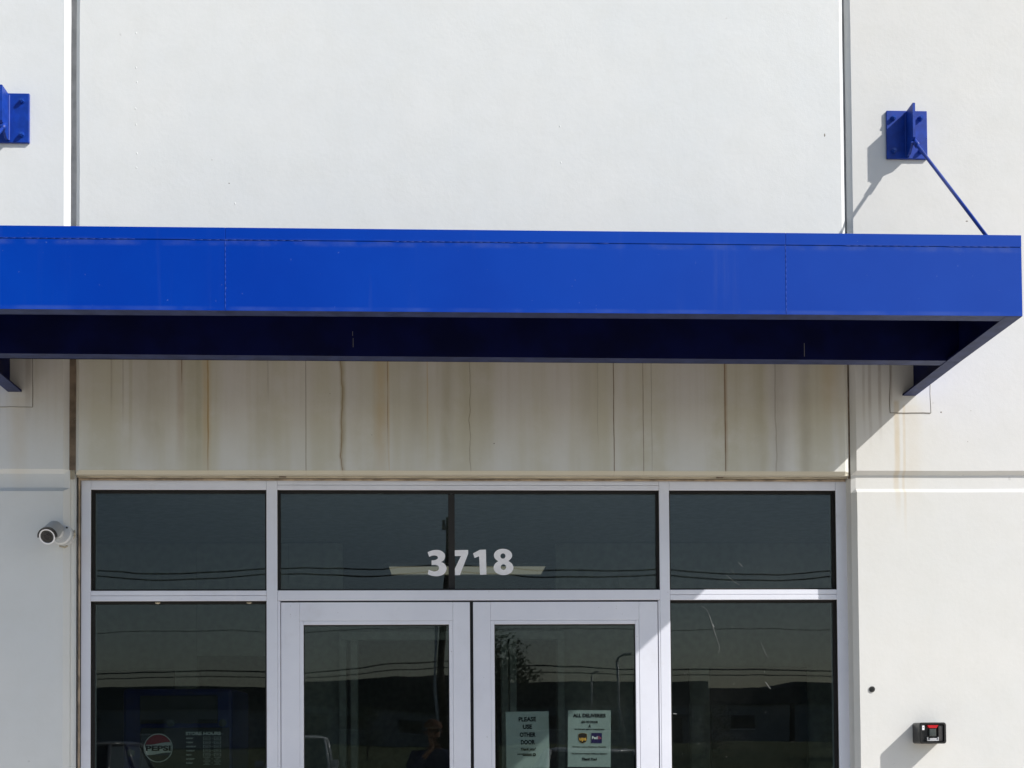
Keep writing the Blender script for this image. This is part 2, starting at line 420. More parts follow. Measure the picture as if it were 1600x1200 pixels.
def sealant(name, x0, x1, z0, z1, y, mat, horiz=False, amp=0.004, seed=0, wig=0.0012):
    """a hand-tooled bead: slightly hollow strip with an uneven surface"""
    bm = bmesh.new(); L = (x1 - x0) if horiz else (z1 - z0); n = max(8, int(L / 0.03)); rows = []
    for i in range(n + 1):
        a = i / n; row = []
        for k in range(5):
            b = k / 4
            hol = amp * (4 * b * (1 - b)) + wig * noise.noise(Vector((a * L * 9, b * 2, seed)))
            e = wig * noise.noise(Vector((a * L * 14, k * 5.0, seed + 4))) if k in (1, 2, 3) else 0
            if horiz: row.append(bm.verts.new((x0 + a * (x1 - x0), y + hol, z0 + b * (z1 - z0) + e)))
            else: row.append(bm.verts.new((x0 + b * (x1 - x0) + e, y + hol, z0 + a * (z1 - z0))))
        rows.append(row)
    for i in range(n):
        for k in range(4): bm.faces.new((rows[i][k], rows[i][k + 1], rows[i + 1][k + 1], rows[i + 1][k]))
    return link(name, bm, mat, bld, True)
sealant('joint_sealant', -1.796, -1.765, 3.45, 9.0, .030, M['seal_grey'], seed=1)
sealant('joint_sealant', -1.796, -1.765, 2.905, 3.45, .022, M['seal_brown'], seed=2)
sealant('joint_sealant', 1.994, 2.010, 3.45, 9.0, .031, M['seal_grey'], seed=3)
sealant('joint_sealant', 1.994, 2.010, 2.87, 3.45, .026, M['seal_brown'], seed=4)
sealant('joint_sealant', -9.03, -8.995, 0, 9.0, .030, M['seal_grey'], seed=5)
sealant('joint_sealant', 9.52, 9.556, 0, 9.0, .030, M['seal_grey'], seed=6)
sealant('joint_sealant', -1.796, -1.772, 2.862, 2.905, .030, M['seal_tan'], seed=16, wig=.004)
# perimeter beads round the frame
YF = 0.10
sealant('frame_sealant', -1.795, -1.771, 0.0, 2.892, .055, M['wall_plain'], seed=7)
sealant('frame_sealant', -1.772, -1.7612, 0.0, 2.885, YF - .012, M['seal_rust'], amp=-.004, seed=8)
sealant('frame_sealant', 2.0085, 2.0215, 0.0, 2.885, YF - .008, M['seal_rust'], amp=.004, seed=9)
sealant('frame_sealant', -1.772, 2.0, 2.8775, 2.8865, .062, M['seal_tan'], horiz=True, amp=-.004, seed=10, wig=.0022)
sealant('frame_sealant', -1.772, 2.0, 2.869, 2.880, YF - .009, M['seal_rust'], horiz=True, amp=-.003, seed=11, wig=.003)
# dark drips caught on the head bead
for x in (-0.78, 1.363):
    B('drip_stain', x - .018, x + .016, .052, .06, 2.8775, 2.8825, M['seal_brown'], bld, .001)
# cap, side walls, roof deck (outside the frame)
B('parapet_cap', -16.25, 16.75, -.03, .26, 9.002, 9.06, M['alu'], bld, .004)
B('roof', -16.1, 16.6, .27, 25, 8.6, 8.75, M['seal_grey'], bld)
B('side_wall', -16.2, -16.0, .202, 25, -.3, 9.0, M['wall_plain'], bld)
B('side_wall', 16.5, 16.7, .202, 25, -.3, 9.0, M['wall_plain'], bld)
B('rear_wall', -16.2, 16.7, 25.002, 25.2, -.3, 9.0, M['wall_plain'], bld)

# repainted patches round the canopy anchors, outlined by a fine crack
def patch(x0, x1, z0, z1, seed, mat):
    bm = bmesh.new(); box(bm, x0, x1, -.0022, .01, z0, z1, .001)
    p = link('anchor_patch', bm, mat, bld)
    bm = bmesh.new()
    def wl(a, b, n):
        pts = []
        for i in range(n + 1):
            t = i / n; q = Vector(a).lerp(Vector(b), t)
            q.x += .0035 * noise.noise(Vector((t * 4, seed, a[0]))); q.z += .003 * noise.noise(Vector((t * 4, seed + 3, a[2])))
            pts.append(q)
        return pts
    c = [(x0, -.002, z1), (x0, -.002, z0), (x1, -.002, z0), (x1, -.002, z1)]
    for a, b in zip(c[:-1], c[1:]): tube(bm, wl(a, b, 14), .0016, 5)
    link('crack_line', bm, M['crack'], p)
patch(2.2, 2.402, 3.192, 3.64, 1, M['wall_right'])
patch(-2.166, -1.964, 3.204, 3.64, 2, M['wall_left'])
# chips and small bumps on the upper wall
bm = bmesh.new()
for px, pz in [(-1.475, 4.86), (-1.472, 4.79), (-1.478, 4.66), (-1.474, 4.58), (-1.470, 4.44), (-1.473, 4.37), (-1.475, 5.03), (0.58, 4.6), (0.585, 4.42), (-1.0, 4.2)]:
    ball(bm, (px, 0.0, pz), .0042, (0.7, .3, 1.3), 8)
stuff(link('paint_drip', bm, M['wall_plain'], bld, True))
bm = bmesh.new(); ball(bm, (1.893, 0.0005, 4.573), .006, (0.7, .2, 1.5), 8); ball(bm, (2.455, 0, 3.196), .004, (1, .25, 1), 8); ball(bm, (2.60, 0, 4.15), .004, (1.6, .2, .7), 8)
for i in range(12):
    x = random.uniform(-2.1, 2.7); z = random.uniform(2.95, 5.1)
    ball(bm, (x, 0.0, z), random.uniform(.0012, .003), (random.uniform(.6, 1.6), .2, random.uniform(.6, 1.6)), 6)
stuff(link('chip', bm, M['crack'], bld, True))

# ------------------------------------------------------------------ storefront
sf = thing('storefront', 'silver aluminium framed entrance with dark glass and white numerals 3718 above double doors', 'storefront')
FD = 0.114   # frame depth

def member(name, x0, x1, z0, z1, parent=sf, y=YF, groove=None, d=FD, bev=.0022):
    bm = bmesh.new()
    if groove is None: box(bm, x0, x1, y, y + d, z0, z1, bev, 2)
    elif groove == 'h':
        zm = z0 + (z1 - z0) * .52
        box(bm, x0, x1, y, y + d, z0, zm - .0007, .0016, 1); box(bm, x0, x1, y + .0008, y + d, zm + .0007, z1, .0016, 1)
    return link(name, bm, M['alu'], parent)
XL0, XL1 = -1.7610, -1.7145
A0, A1 = -.866, -.813
C0, C1 = 1.067, 1.117
R0, R1 = 1.953, 2.008
ZH0, ZH1 = 2.826, 2.872
ZT0, ZT1 = 2.281, 2.332
member('jamb', XL0, XL1, 0.0, ZH1)
member('jamb', R0, R1, 0.0, ZH1)
member('mullion', A0, A1, 0.0, ZH1)
member('mullion', C0, C1, 0.0, ZH1)
member('head_rail', XL1 + .0006, A0 - .0006, ZH0, ZH1)
member('head_rail', A1 + .0006, C0 - .0006, ZH0, ZH1, groove='h')
member('head_rail', C1 + .0006, R0 - .0006, ZH0, ZH1)
member('transom_bar', XL1 + .0006, A0 - .0006, ZT0, ZT1, groove='h')
member('transom_bar', A1 + .0006, C0 - .0006, ZT0 + .001, ZT1, y=YF - .002)
member('transom_bar', C1 + .0006, R0 - .0006, ZT0, ZT1, groove='h')
for a, b in ((XL1, A0), (C1, R0)): member('sill_rail', a + .0006, b - .0006, 0.0, .10)
# door stops on the mullions
member('door_stop', A1 + .0006, -.7995, 0, ZT0 - .0008, y=YF + .001, d=.03, bev=.0015)
member('door_stop', 1.0585, C0 - .0006, 0, ZT0 - .0008, y=YF + .001, d=.03, bev=.0015)

def gasket(x0, x1, z0, z1, y, t=.009, d=.014, parent=sf):
    bm = bmesh.new()
    box(bm, x0, x0 + t, y - d, y - .0004, z0, z1); box(bm, x1 - t, x1, y - d, y - .0004, z0, z1)
    box(bm, x0 + t, x1 - t, y - d, y - .0004, z0, z0 + t); box(bm, x0 + t, x1 - t, y - d, y - .0004, z1 - t, z1)
    return link('gasket', bm, M['gasket'], parent)

def liner(x0, x1, z0, z1, y0, y1, parent=sf):
    """black inner faces of the glazing pocket"""
    bm = bmesh.new(); t = .0012
    box(bm, x0, x0 + t, y0, y1, z0, z1); box(bm, x1 - t, x1, y0, y1, z0, z1)
    box(bm, x0 + t, x1 - t, y0, y1, z1 - t, z1); box(bm, x0 + t, x1 - t, y0, y1, z0, z0 + t)
    return link('glazing_pocket', bm, M['gasket'], parent)

def pane(x0, x1, z0, z1, y, seed, parent=sf, amp=.00009, tx=0.0, tz=0.0, bow=0.0, name='glass_pane', wave=0.0):
    """6 mm glass with the slight roll of real sheet, so reflections bend"""
    n = 28; bm = bmesh.new(); F = []; K = []
    cx, cz = (x0 + x1) / 2, (z0 + z1) / 2
    for i in range(n + 1):
        rf, rk = [], []
        for j in range(n + 1):
            x = x0 + (x1 - x0) * j / n; z = z0 + (z1 - z0) * i / n
            d = amp * noise.noise(Vector((x * 4.2, z * 2.6, seed))) + amp * .55 * noise.noise(Vector((x * 10.0, z * 5.0, seed + 7)))
            u = (x - cx) / (x1 - x0) * 2; v = (z - cz) / (z1 - z0) * 2
            d += bow * (1 - u * u) * (1 - v * v) + tx * (x - cx) + tz * (z - cz) + wave * (x - cx) * math.sin(z * 10.0 + 2.0)
            rf.append(bm.verts.new((x, y + d, z))); rk.append(bm.verts.new((x, y + .006 + d, z)))
        F.append(rf); K.append(rk)
    for i in range(n):
        for j in range(n):
            bm.faces.new((F[i][j], F[i][j + 1], F[i + 1][j + 1], F[i + 1][j]))
            bm.faces.new((K[i][j], K[i + 1][j], K[i + 1][j + 1], K[i][j + 1]))
    me = bpy.data.meshes.new(name)
    bm.to_mesh(me); bm.free(); me.materials.append(M['glass'])
    for p in me.polygons: p.use_smooth = True
    o = bpy.data.objects.new(name, me); COL.objects.link(o); o.parent = parent
    return o
YG = YF + .048
for (x0, x1, z0, z1, sd, tx, tz, bw) in [(XL1, A0, ZT1, ZH0, 1, .0006, -.0006, .0003), (C1, R0, ZT1, ZH0, 2, -.0006, -.0004, .0003),
                                (XL1, A0, .10, ZT0, 3, .0004, .0004, .0005), (C1, R0, .10, ZT0, 4, 0, .0002, .0005)]:
    pane(x0 + .001, x1 - .001, z0 + .001, z1 - .001, YG, sd, tx=tx, tz=tz, bow=bw)
    gasket(x0 + .0014, x1 - .0014, z0 + .0014, z1 - .0014, YG)
    liner(x0, x1, z0, z1, YF + .006, YG - .0145)
# centre transom light: two panes and a black butt joint
SX = .0395
pane(A1 + .001, SX - .006, ZT1 + .001, ZH0 - .001, YG, 5, tz=-.0005, bow=.0003)
pane(SX + .006, C0 - .001, ZT1 + .001, ZH0 - .001, YG, 6, tx=.0002, tz=-.0003, bow=.0003)
gasket(A1 + .0014, C0 - .0014, ZT1 + .0014, ZH0 - .0014, YG)
liner(A1, C0, ZT1, ZH0, YF + .006, YG - .0145)
B('butt_joint', SX - .0165, SX + .0155, YG - .004, YG + .03, ZT1 + .012, ZH0 - .012, M['gasket'], sf, .002)

def door(x0, x1, gx0, gx1, gz1, seed, tilt, hx, wave):
    """one leaf: stiles, rails, glazing beads, glass, pull handle"""
    zt = 2.2735; y0 = YF + .004; d = .044
    dr = bpy.data.objects.new('door', None); COL.objects.link(dr); dr.parent = sf; dr.location = (0, 0, 0)
    bb = .0125
    sx0, sx1 = gx0 - .019, gx1 + .019
    for a, b in ((x0, sx0), (sx1, x1)):
        bm = bmesh.new(); box(bm, a, b, y0, y0 + d, .012, zt, .002, 2); link('stile', bm, M['alu'], dr)
    rt = gz1 + .019
    bm = bmesh.new(); box(bm, sx0 + .0005, sx1 - .0005, y0 + .0004, y0 + d, rt, zt, .0012, 1); link('rail', bm, M['alu'], dr)
    bm = bmesh.new(); box(bm, sx0 + .0005, sx1 - .0005, y0 + .0004, y0 + d, .012, .26, .0012, 1); link('rail', bm, M['alu'], dr)
    yb = y0 + .0012
    for (a, b, c, e) in ((sx0 + .0005, gx0, .26, rt - .0006), (gx1, sx1 - .0005, .26, rt - .0006), (gx0 + .0004, gx1 - .0004, gz1, rt - .0006), (gx0 + .0004, gx1 - .0004, .2605, .279)):
        bm = bmesh.new(); box(bm, a, b, yb, y0 + .018, c, e, .0018, 2); link('glazing_bead', bm, M['alu'], dr)
    pane(gx0 - .006, gx1 + .006, .274, gz1 + .004, y0 + .0205, seed, dr, amp=.00016, tx=tilt, tz=.0003, bow=.0004, name='door_glass', wave=wave)
    bm = bmesh.new(); t = .003
    box(bm, gx0, gx0 + t, y0 + .012, y0 + .0202, .279, gz1); box(bm, gx1 - t, gx1, y0 + .012, y0 + .0202, .279, gz1); box(bm, gx0 + t, gx1 - t, y0 + .012, y0 + .0202, gz1 - t * 1.6, gz1)
    link('door_gasket', bm, M['gasket'], dr)
    bm = bmesh.new()
    tube(bm, [(hx, y0, .95), (hx, y0 - .06, .95), (hx, y0 - .06, 1.25), (hx, y0, 1.25)], .012, 12)
    link('pull_handle', bm, M['silver'], dr, True)
    return dr
door(-.7965, .1265, -.6875, .0235, 2.1635, 11, .0030, .06, .0007)
door(.1425, 1.0555, .2465, .9435, 2.1635, 12, .0004, .205, .0002)
B('astragal', .1268, .1422, YF + .03, YF + .05, .012, 2.2735, M['gasket'], sf)
B('door_head_shadow_gap', -.798, 1.057, YF + .03, YF + .06, 2.274, 2.2812, M['gasket'], sf)

# numerals, traced from their outline
def NX(a): return -.0803 + (a / 8.889 + 640 - 668) * .003166
def NZ(b): return 2.5414 - ((b / 8.889 + 840) - 858) * .00319
n3 = [(250, 205), (300, 184), (360, 173), (420, 178), (465, 203), (491, 240), (488, 285), (470, 318), (436, 341), (472, 356), (500, 387), (512, 430), (500, 475), (462, 514), (400, 535), (340, 536), (290, 526), (249, 508), (264, 447), (305, 463), (350, 470), (392, 456), (408, 425), (396, 395), (360, 381), (304, 381), (304, 317), (345, 315), (382, 300), (392, 277), (376, 256), (340, 249), (305, 255), (272, 270)]
def smooth_keep(pts, corners, sub=4):
    out = []; n = len(pts)
    for i in range(n):
        p1, p2 = Vector(pts[i]), Vector(pts[(i + 1) % n])
        p0 = Vector(pts[i - 1]) if i not in corners else p1 * 2 - p2
        p3 = Vector(pts[(i + 2) % n]) if (i + 1) % n not in corners else p2 * 2 - p1
        if i in corners and (i + 1) % n in corners: out.append(tuple(p1)); continue
        for j in range(sub):
            t = j / sub
            out.append(tuple(0.5 * ((2 * p1) + (-p0 + p2) * t + (2 * p0 - 5 * p1 + 4 * p2 - p3) * t * t + (-p0 + 3 * p1 - 3 * p2 + p3) * t ** 3)))
    return out
n3 = smooth_keep(n3, {0, 8, 17, 18, 25, 26, 33})
n7 = [(552, 178), (813, 173), (813, 228), (697, 521), (583, 525), (712, 258), (552, 259)]
n1 = [(975, 172), (1060, 168), (1066, 515), (976, 518), (965, 262), (902, 286), (881, 222)]
def ell(cx, cy, rx, ry, n=28): return [(cx + rx * math.cos(2 * PI * i / n), cy + ry * math.sin(2 * PI * i / n)) for i in range(n)]
Rr = []; Ll = []
for i in range(61):
    t_ = i / 60; yy = 158 + (522 - 158) * (0.5 - 0.5 * math.cos(PI * t_)); xr, xl = [], []
    for (cx, cy, rx, ry) in ((1298, 249, 127, 92), (1304, 419, 138, 104)):
        q = 1 - ((yy - cy) / ry) ** 2
        if q >= 0: xr.append(cx + rx * math.sqrt(q)); xl.append(cx - rx * math.sqrt(q))
    if xr: Rr.append((max(xr), yy)); Ll.append((min(xl), yy))
n8 = Rr + Ll[::-1]
n8h1 = ell(1297, 258, 35, 36); n8h2 = ell(1303, 412, 38, 40)
for loops in ([n3], [n7], [n1], [n8, n8h1, n8h2]):
    flat_shape('numeral', [[(NX(a), NZ(b)) for a, b in lp] for lp in loops], YG - .002, M['vinyl'], sf)

# scuffs, dried drips and cobwebs on the glass
bm = bmesh.new()
def ribbon(pts, wd, y):
    for a, b in zip(pts[:-1], pts[1:]):
        a = Vector((a[0], 0, a[1])); b = Vector((b[0], 0, b[1])); d = (b - a).normalized(); nrm = Vector((-d.z, 0, d.x)) * wd / 2
        q = [a - nrm, a + nrm, b + nrm, b - nrm]
        bm.faces.new([bm.verts.new((p.x, y, p.z)) for p in q])
yg = YG - .0015
ribbon([(1.283, 2.255), (1.31, 2.235), (1.325, 2.20), (1.34, 2.15), (1.352, 2.11)], .0018, yg)
ribbon([(1.337, 2.165), (1.345, 2.15)], .004, yg)
ribbon([(1.352, 2.11), (1.372, 2.05), (1.365, 2.02)], .001, yg)
ribbon([(1.41, 2.41), (1.45, 2.375), (1.475, 2.36)], .0014, yg); ribbon([(1.47, 2.475), (1.492, 2.45)], .0018, yg); ribbon([(1.43, 2.44), (1.45, 2.415)], .0012, yg)
ribbon([(1.60, 1.875), (1.617, 1.85), (1.625, 1.84)], .0025, yg); ribbon([(1.58, 2.07), (1.61, 2.0)], .0009, yg)
ribbon([(1.135, 1.72), (1.152, 1.718)], .004, yg)
for i in range(18):
    a = random.uniform(1.13, 1.93); z = random.uniform(1.45, 2.5)
    ribbon([(a, z), (a + random.uniform(-.006, .006), z - random.uniform(.002, .008))], .0012, yg)
o = link('scuff', bm, M['scuff'], sf); stuff(o)
# insect nests tucked under the left transom bar
for x in (-1.40, -.955): 
    bm = bmesh.new(); ball(bm, (x, YG - .012, 2.276), .009, (1.6, .8, .7), 10); tag(link('wasp_nest', bm, M['seal_tan'], None, True),
        'small tan insect nest stuck under left transom bar, ' + ('left one' if x < -1.2 else 'right one nearer the doors'), 'insect nest', 'insect nests under the left transom bar')

# ------------------------------------------------------------------ canopy
cn = thing('entrance_canopy', 'flat blue painted steel canopy projecting over the glass entrance', 'canopy')
CX0, CX1, CY, CZ0, CZ1 = -2.081, 2.328, -1.195, 3.283, 3.611
tk = .009; fw = .065
def chan(name, poly, a, b, axis, bev=True):
    bm = bmesh.new(); prism(bm, poly, a, b, axis)
    bmesh.ops.bevel(bm, geom=[e for e in bm.edges if e.calc_face_angle(0) > .5 and abs((e.verts[0].co - e.verts[1].co).length) > .2], offset=.0025, segments=2, affect='EDGES')
    return link(name, bm, None, cn, mats=[M['blue'], M['dusty_blue_shaded'], M['blue_shaded']])
def paint_under(o, inner=False, axis=None):  # inner and under faces get the blues with shade painted in
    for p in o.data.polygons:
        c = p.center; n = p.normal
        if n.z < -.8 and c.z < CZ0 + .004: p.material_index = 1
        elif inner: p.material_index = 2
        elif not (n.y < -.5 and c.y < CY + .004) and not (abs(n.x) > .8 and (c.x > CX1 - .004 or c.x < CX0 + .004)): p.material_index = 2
# fascia channel: web outside, flanges turned back
segs = [(CX0, -.849), (-.849, 1.3697), (1.3697, CX1)]
zs_ = 3.562
for a, b in segs:
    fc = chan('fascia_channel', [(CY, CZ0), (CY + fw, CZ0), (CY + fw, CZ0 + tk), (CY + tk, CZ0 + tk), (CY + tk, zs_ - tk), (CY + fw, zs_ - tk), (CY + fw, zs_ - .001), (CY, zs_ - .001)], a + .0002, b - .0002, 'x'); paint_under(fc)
    bm = bmesh.new(); box(bm, a + .0002, b - .0002, CY - .0022, CY + .006, zs_ + .0005, CZ1, .0016, 2)
    box(bm, a + .0002, b - .0002, CY + .0062, CY + .05, CZ1 - .006, CZ1 - .0004, .001)
    link('top_angle', bm, M['blue'], cn)
for x in (-.849, 1.3697):
    bm = bmesh.new(); pts = [(x + .0012 * noise.noise(Vector((z * 30, x, 0))), CY - .0002, z) for z in [CZ0 + .004 + i * .0225 for i in range(13)]]
    tube(bm, pts, .0011, 6); link('weld_seam', bm, M['weld'], cn, True)
for (a, b) in ((-1.72, -1.2), (-1.0, -.55), (-.2, .4), (.62, .66), (1.6, 1.95), (2.02, 2.28)):
    bm = bmesh.new(); n = int((b - a) / .03)
    pts = [(a + (b - a) * i / n, CY - .001, zs_ + .0014 * noise.noise(Vector((i * .9, a, 2)))) for i in range(n + 1)]
    tube(bm, pts, .0009, 5); link('weld_seam', bm, M['weld'], cn, True)
# end channels
def end_chan(x, s):
    p = [(x, CZ0), (x + s * fw, CZ0), (x + s * fw, CZ0 + tk), (x + s * tk, CZ0 + tk), (x + s * tk, CZ1 - tk - .002), (x + s * fw, CZ1 - tk - .002), (x + s * fw, CZ1 - .002), (x, CZ1 - .002)]
    bm = bmesh.new()
    prism(bm, [(a, b - (.0009 if b < 3.4 else 0)) for a, b in p], CY + .0095, -.56, 'y')
    paint_under(link('end_channel', bm, None, cn, mats=[M['blue'], M['dusty_blue_shaded'], M['blue_shaded']]))
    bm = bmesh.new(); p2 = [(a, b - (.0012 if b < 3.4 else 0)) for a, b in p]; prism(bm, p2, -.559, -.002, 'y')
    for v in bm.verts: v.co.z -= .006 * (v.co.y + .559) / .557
    paint_under(link('end_channel', bm, None, cn, mats=[M['blue'], M['dusty_blue_shaded'], M['blue_shaded']]))
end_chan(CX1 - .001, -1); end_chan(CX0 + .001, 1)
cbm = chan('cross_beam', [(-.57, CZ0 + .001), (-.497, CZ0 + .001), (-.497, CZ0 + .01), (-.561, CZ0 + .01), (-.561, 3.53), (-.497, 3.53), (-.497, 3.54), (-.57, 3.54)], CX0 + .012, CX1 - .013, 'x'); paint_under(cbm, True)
for v in cbm.data.vertices: v.co.z += .010 * (CX1 - v.co.x) / (CX1 - CX0)      # the beam sits a touch high at its left end
bm = bmesh.new()
for x, za, zb_ in ((-.395, 3.33, 3.37), (-.397, 3.38, 3.40), (1.615, 3.30, 3.36)):
    box(bm, x, x + .002, -.5712, -.5702, za, zb_)
stuff(link('scratch', bm, M['scuff'], cn))
# ribbed deck
bm = bmesh.new(); x = CX0 + .012; xs_ = []
while x < CX1 - .15: xs_ += [(x, 3.545), (x + .06, 3.545), (x + .08, 3.575), (x + .13, 3.575)]; x += .15
xs_ += [(CX1 - .012, 3.545)]
for y0, y1 in ((CY + .012, -.571), (-.569, -.003)):
    va = [bm.verts.new((a, y0, b)) for a, b in xs_]; vb = [bm.verts.new((a, y1, b)) for a, b in xs_]
    vc = [bm.verts.new((a, y0, b + .003)) for a, b in xs_]; vd = [bm.verts.new((a, y1, b + .003)) for a, b in xs_]
    for i in range(len(xs_) - 1): bm.faces.new((va[i], va[i + 1], vb[i + 1], vb[i])); bm.faces.new((vc[i], vc[i + 1], vd[i + 1], vd[i]))
link('roof_deck', bm, M['blue_shaded'], cn)
# small bits stuck under the beam
for x in (-.18,): pass

# tie rods and wall brackets: right one and left one
def bracket(cx, zc, label):
    t = thing('tie_bracket', label, 'bracket', (cx, 0, zc), 'blue brackets holding the canopy rods')
    hw, hh = .1015, .12
    bm = bmesh.new(); box(bm, -hw, hw, -.0135, -.0005, -hh, hh, .0015, 1); link('base_plate', bm, M['blue_dark'], t)
    bm = bmesh.new()
    prism(bm, [(-.0137, .112), (-.112, .112), (-.112, -.058), (-.045, -.112), (-.0137, -.112)], -.006, .006, 'x')
    link('gusset', bm, M['blue_dark'], t)
    bm = bmesh.new()
    tube(bm, [(.0075, -.015, -.11), (.0075, -.015, .11)], .004, 6); tube(bm, [(-.0075, -.015, -.11), (-.0075, -.015, .11)], .004, 6)
    link('weld_bead', bm, M['weld'], t)
    for sx in (-.068, .068):
        for sz in (-.082, .082):
            bm = bmesh.new()
            cyl(bm, (sx, -.0134, sz), (sx, -.0165, sz), .0135, .0135, 18)
            cyl(bm, (sx, -.0165, sz), (sx, -.0285, sz), .0115, .0115, 6)
            cyl(bm, (sx, -.0285, sz), (sx, -.034, sz), .0075, .007, 12)
            link('anchor_bolt', bm, M['bolt'], t)
    bm = bmesh.new(); z0 = -.085
    a = Vector((0.011, -.095, -.078)); b = Vector((-.012, -1.05, 3.60 - zc + .01))
    cyl(bm, a, b, .0080, .0080, 12); cyl(bm, a + Vector((0, .012, .012)), a + Vector((0, -.028, -.028)), .013, .013, 10)
    link('tie_rod', bm, M['blue_dark'], t, True)
    bm = bmesh.new(); cyl(bm, (-.012, -.095, -.078), (.024, -.095, -.078), .007, .007, 10); link('clevis_pin', bm, M['blue_dark'], t)
bracket(2.3013, 4.574, 'blue steel wall bracket with four bolts and a tie rod above canopy right end')
bracket(-2.0825, 4.600, 'blue steel wall bracket with two visible bolts, cut by left edge of photo')

# ------------------------------------------------------------------ security camera
sc = thing('security_camera', 'white bullet security camera on the wall left of the glass entrance', 'security camera', (0, 0, 0))
cb = Vector((-1.826, 0, 2.588))
bm = bmesh.new(); cyl(bm, cb + Vector((.012, 0, -.004)), cb + Vector((.012, -.028, -.004)), .050, .050, 36); cyl(bm, cb + Vector((.012, -.028, -.004)), cb + Vector((.010, -.036, -.002)), .050, .044, 36)
link('mounting_base', bm, M['camwhite'], sc, False)
for dx, dz in ((.036, .030), (.038, -.030), (-.03, -.03)):
    bm = bmesh.new(); cyl(bm, cb + Vector((dx, -.034, dz)), cb + Vector((dx, -.039, dz)), .0045, .0045, 12); link('screw', bm, M['black'], sc)
ax0 = Vector((-1.843, -.035, 2.612)); ax1 = Vector((-1.843, -.165, 2.556)); ad = (ax1 - ax0).normalized()
bm = bmesh.new(); ball(bm, cb + Vector((-.004, -.04, .004)), .026); link('swivel_ball', bm, M['camwhite'], sc, True)
bm = bmesh.new(); cyl(bm, ax0, ax1, .0365, .0365, 40); cyl(bm, ax0 - ad * .012, ax0, .026, .0365, 40, True); link('camera_body', bm, M['camgrey'], sc, True)
bm = bmesh.new()
q = ad.to_track_quat('Z', 'Y').to_matrix()
up = (Vector((0, 0, 1)) - ad * ad.z).normalized(); sd = ad.cross(up).normalized()
def arcpt(a, r, c): return c + (up * math.cos(a) + sd * math.sin(a)) * r
# sun shield: thin arc over the barrel with a dark inner lip
A = [arcpt(math.radians(a), 1, Vector((0, 0, 0))) for a in range(-95, 96, 10)]
def shield(r0, r1, s, e):
    rings = []
    for c, r in ((s, r0), (e, r0), (e, r1), (s, r1)): rings.append([bm.verts.new(c + k * r) for k in A])
    for i in range(4):
        a, b = rings[i], rings[(i + 1) % 4]
        for j in range(len(A) - 1): bm.faces.new((a[j], a[j + 1], b[j + 1], b[j]))
    bm.faces.new([rings[i][0] for i in range(4)]); bm.faces.new([rings[i][-1] for i in range(4)])
shield(.0395, .0415, ax0 + ad * .01, ax1 - ad * .012); link('sun_shield', bm, M['camgrey'], sc)
bm = bmesh.new(); shield(.0378, .0435, ax1 - ad * .0115, ax1 + ad * .009); link('shield_lip', bm, M['black'], sc)
bm = bmesh.new()
rings = []
for (r, o_) in ((.0365, 0), (.0375, .004), (.036, .008), (.031, .008), (.0305, .002)):
    rings.append([bm.verts.new(ax1 + ad * o_ + (up * math.cos(2 * PI * k / 40) + sd * math.sin(2 * PI * k / 40)) * r) for k in range(40)])
for a, b in zip(rings[:-1], rings[1:]):
    for k in range(40): bm.faces.new((a[k], a[(k + 1) % 40], b[(k + 1) % 40], b[k]))
link('front_ring', bm, M['vinyl'], sc, True)
bm = bmesh.new(); cyl(bm, ax1, ax1 + ad * .003, .0304, .0304, 40); cyl(bm, ax1 + ad * .003, ax1 + ad * .007, .019, .017, 32, True); link('face_plate', bm, M['black_soft'], sc)
bm = bmesh.new(); cyl(bm, ax1 + ad * .0072, ax1 + ad * .009, .012, .0105, 32); link('lens', bm, M['lens'], sc)
for k in range(10):
    a = 2 * PI * k / 10; bm = bmesh.new(); c_ = arcpt(a, .0248, ax1 + ad * .003); cyl(bm, c_, c_ + ad * .0015, .0028, .0024, 8); link('infrared_led', bm, M['greylens'], sc)
bm = bmesh.new(); tube(bm, [cb + Vector((.055, -.01, -.02)), cb + Vector((.066, -.012, -.004)), cb + Vector((.063, -.006, .02))], .0045, 8); link('cable', bm, M['seal_tan'], sc, True)
bm = bmesh.new(); tube(bm, [cb + Vector((-.005, -.012, -.054)), cb + Vector((.02, -.018, -.062)), cb + Vector((.032, -.01, -.054))], .004, 8)
link('cable', bm, M['seal_tan'], sc, True)

# ------------------------------------------------------------------ red and black wall device, plug
wd = thing('wall_strobe', 'black rectangular wall device with red hood, clear lens and silver tray', 'wall device', (0, 0, 0))
X0, X1, Z0, Z1, YD = 2.287, 2.4175, 1.5625, 1.665, -.098
bm = bmesh.new()
def rrect(x0, x1, z0, z1, r, n=4):
    out = []
    for cx, cz, a0 in ((x1 - r, z1 - r, 0), (x0 + r, z1 - r, 90), (x0 + r, z0 + r, 180), (x1 - r, z0 + r, 270)):
        for k in range(n + 1): a = math.radians(a0 + 90 * k / n); out.append((cx + r * math.cos(a), cz + r * math.sin(a)))
    return out
def loft(bm, loops, capf=True, capb=True):
    vs = [[bm.verts.new(p) for p in lp] for lp in loops]
    for a, b in zip(vs[:-1], vs[1:]):
        n = len(a)
        for k in range(n): bm.faces.new((a[k], a[(k + 1) % n], b[(k + 1) % n], b[k]))
    if capf: bm.faces.new(vs[0])
    if capb: bm.faces.new(vs[-1])
def R3(x0, x1, z0, z1, r, y): return [(a, y, b) for a, b in rrect(x0, x1, z0, z1, r)]
loft(bm, [R3(X0, X1, Z0, Z1, .012, -.0005), R3(X0, X1, Z0, Z1, .012, YD + .004), R3(X0 + .004, X1 - .004, Z0 + .004, Z1 - .004, .010, YD),
          R3(X0 + .011, X1 - .011, Z0 + .009, Z1 - .009, .006, YD), R3(X0 + .013, X1 - .013, Z0 + .011, Z1 - .011, .005, YD + .018)])
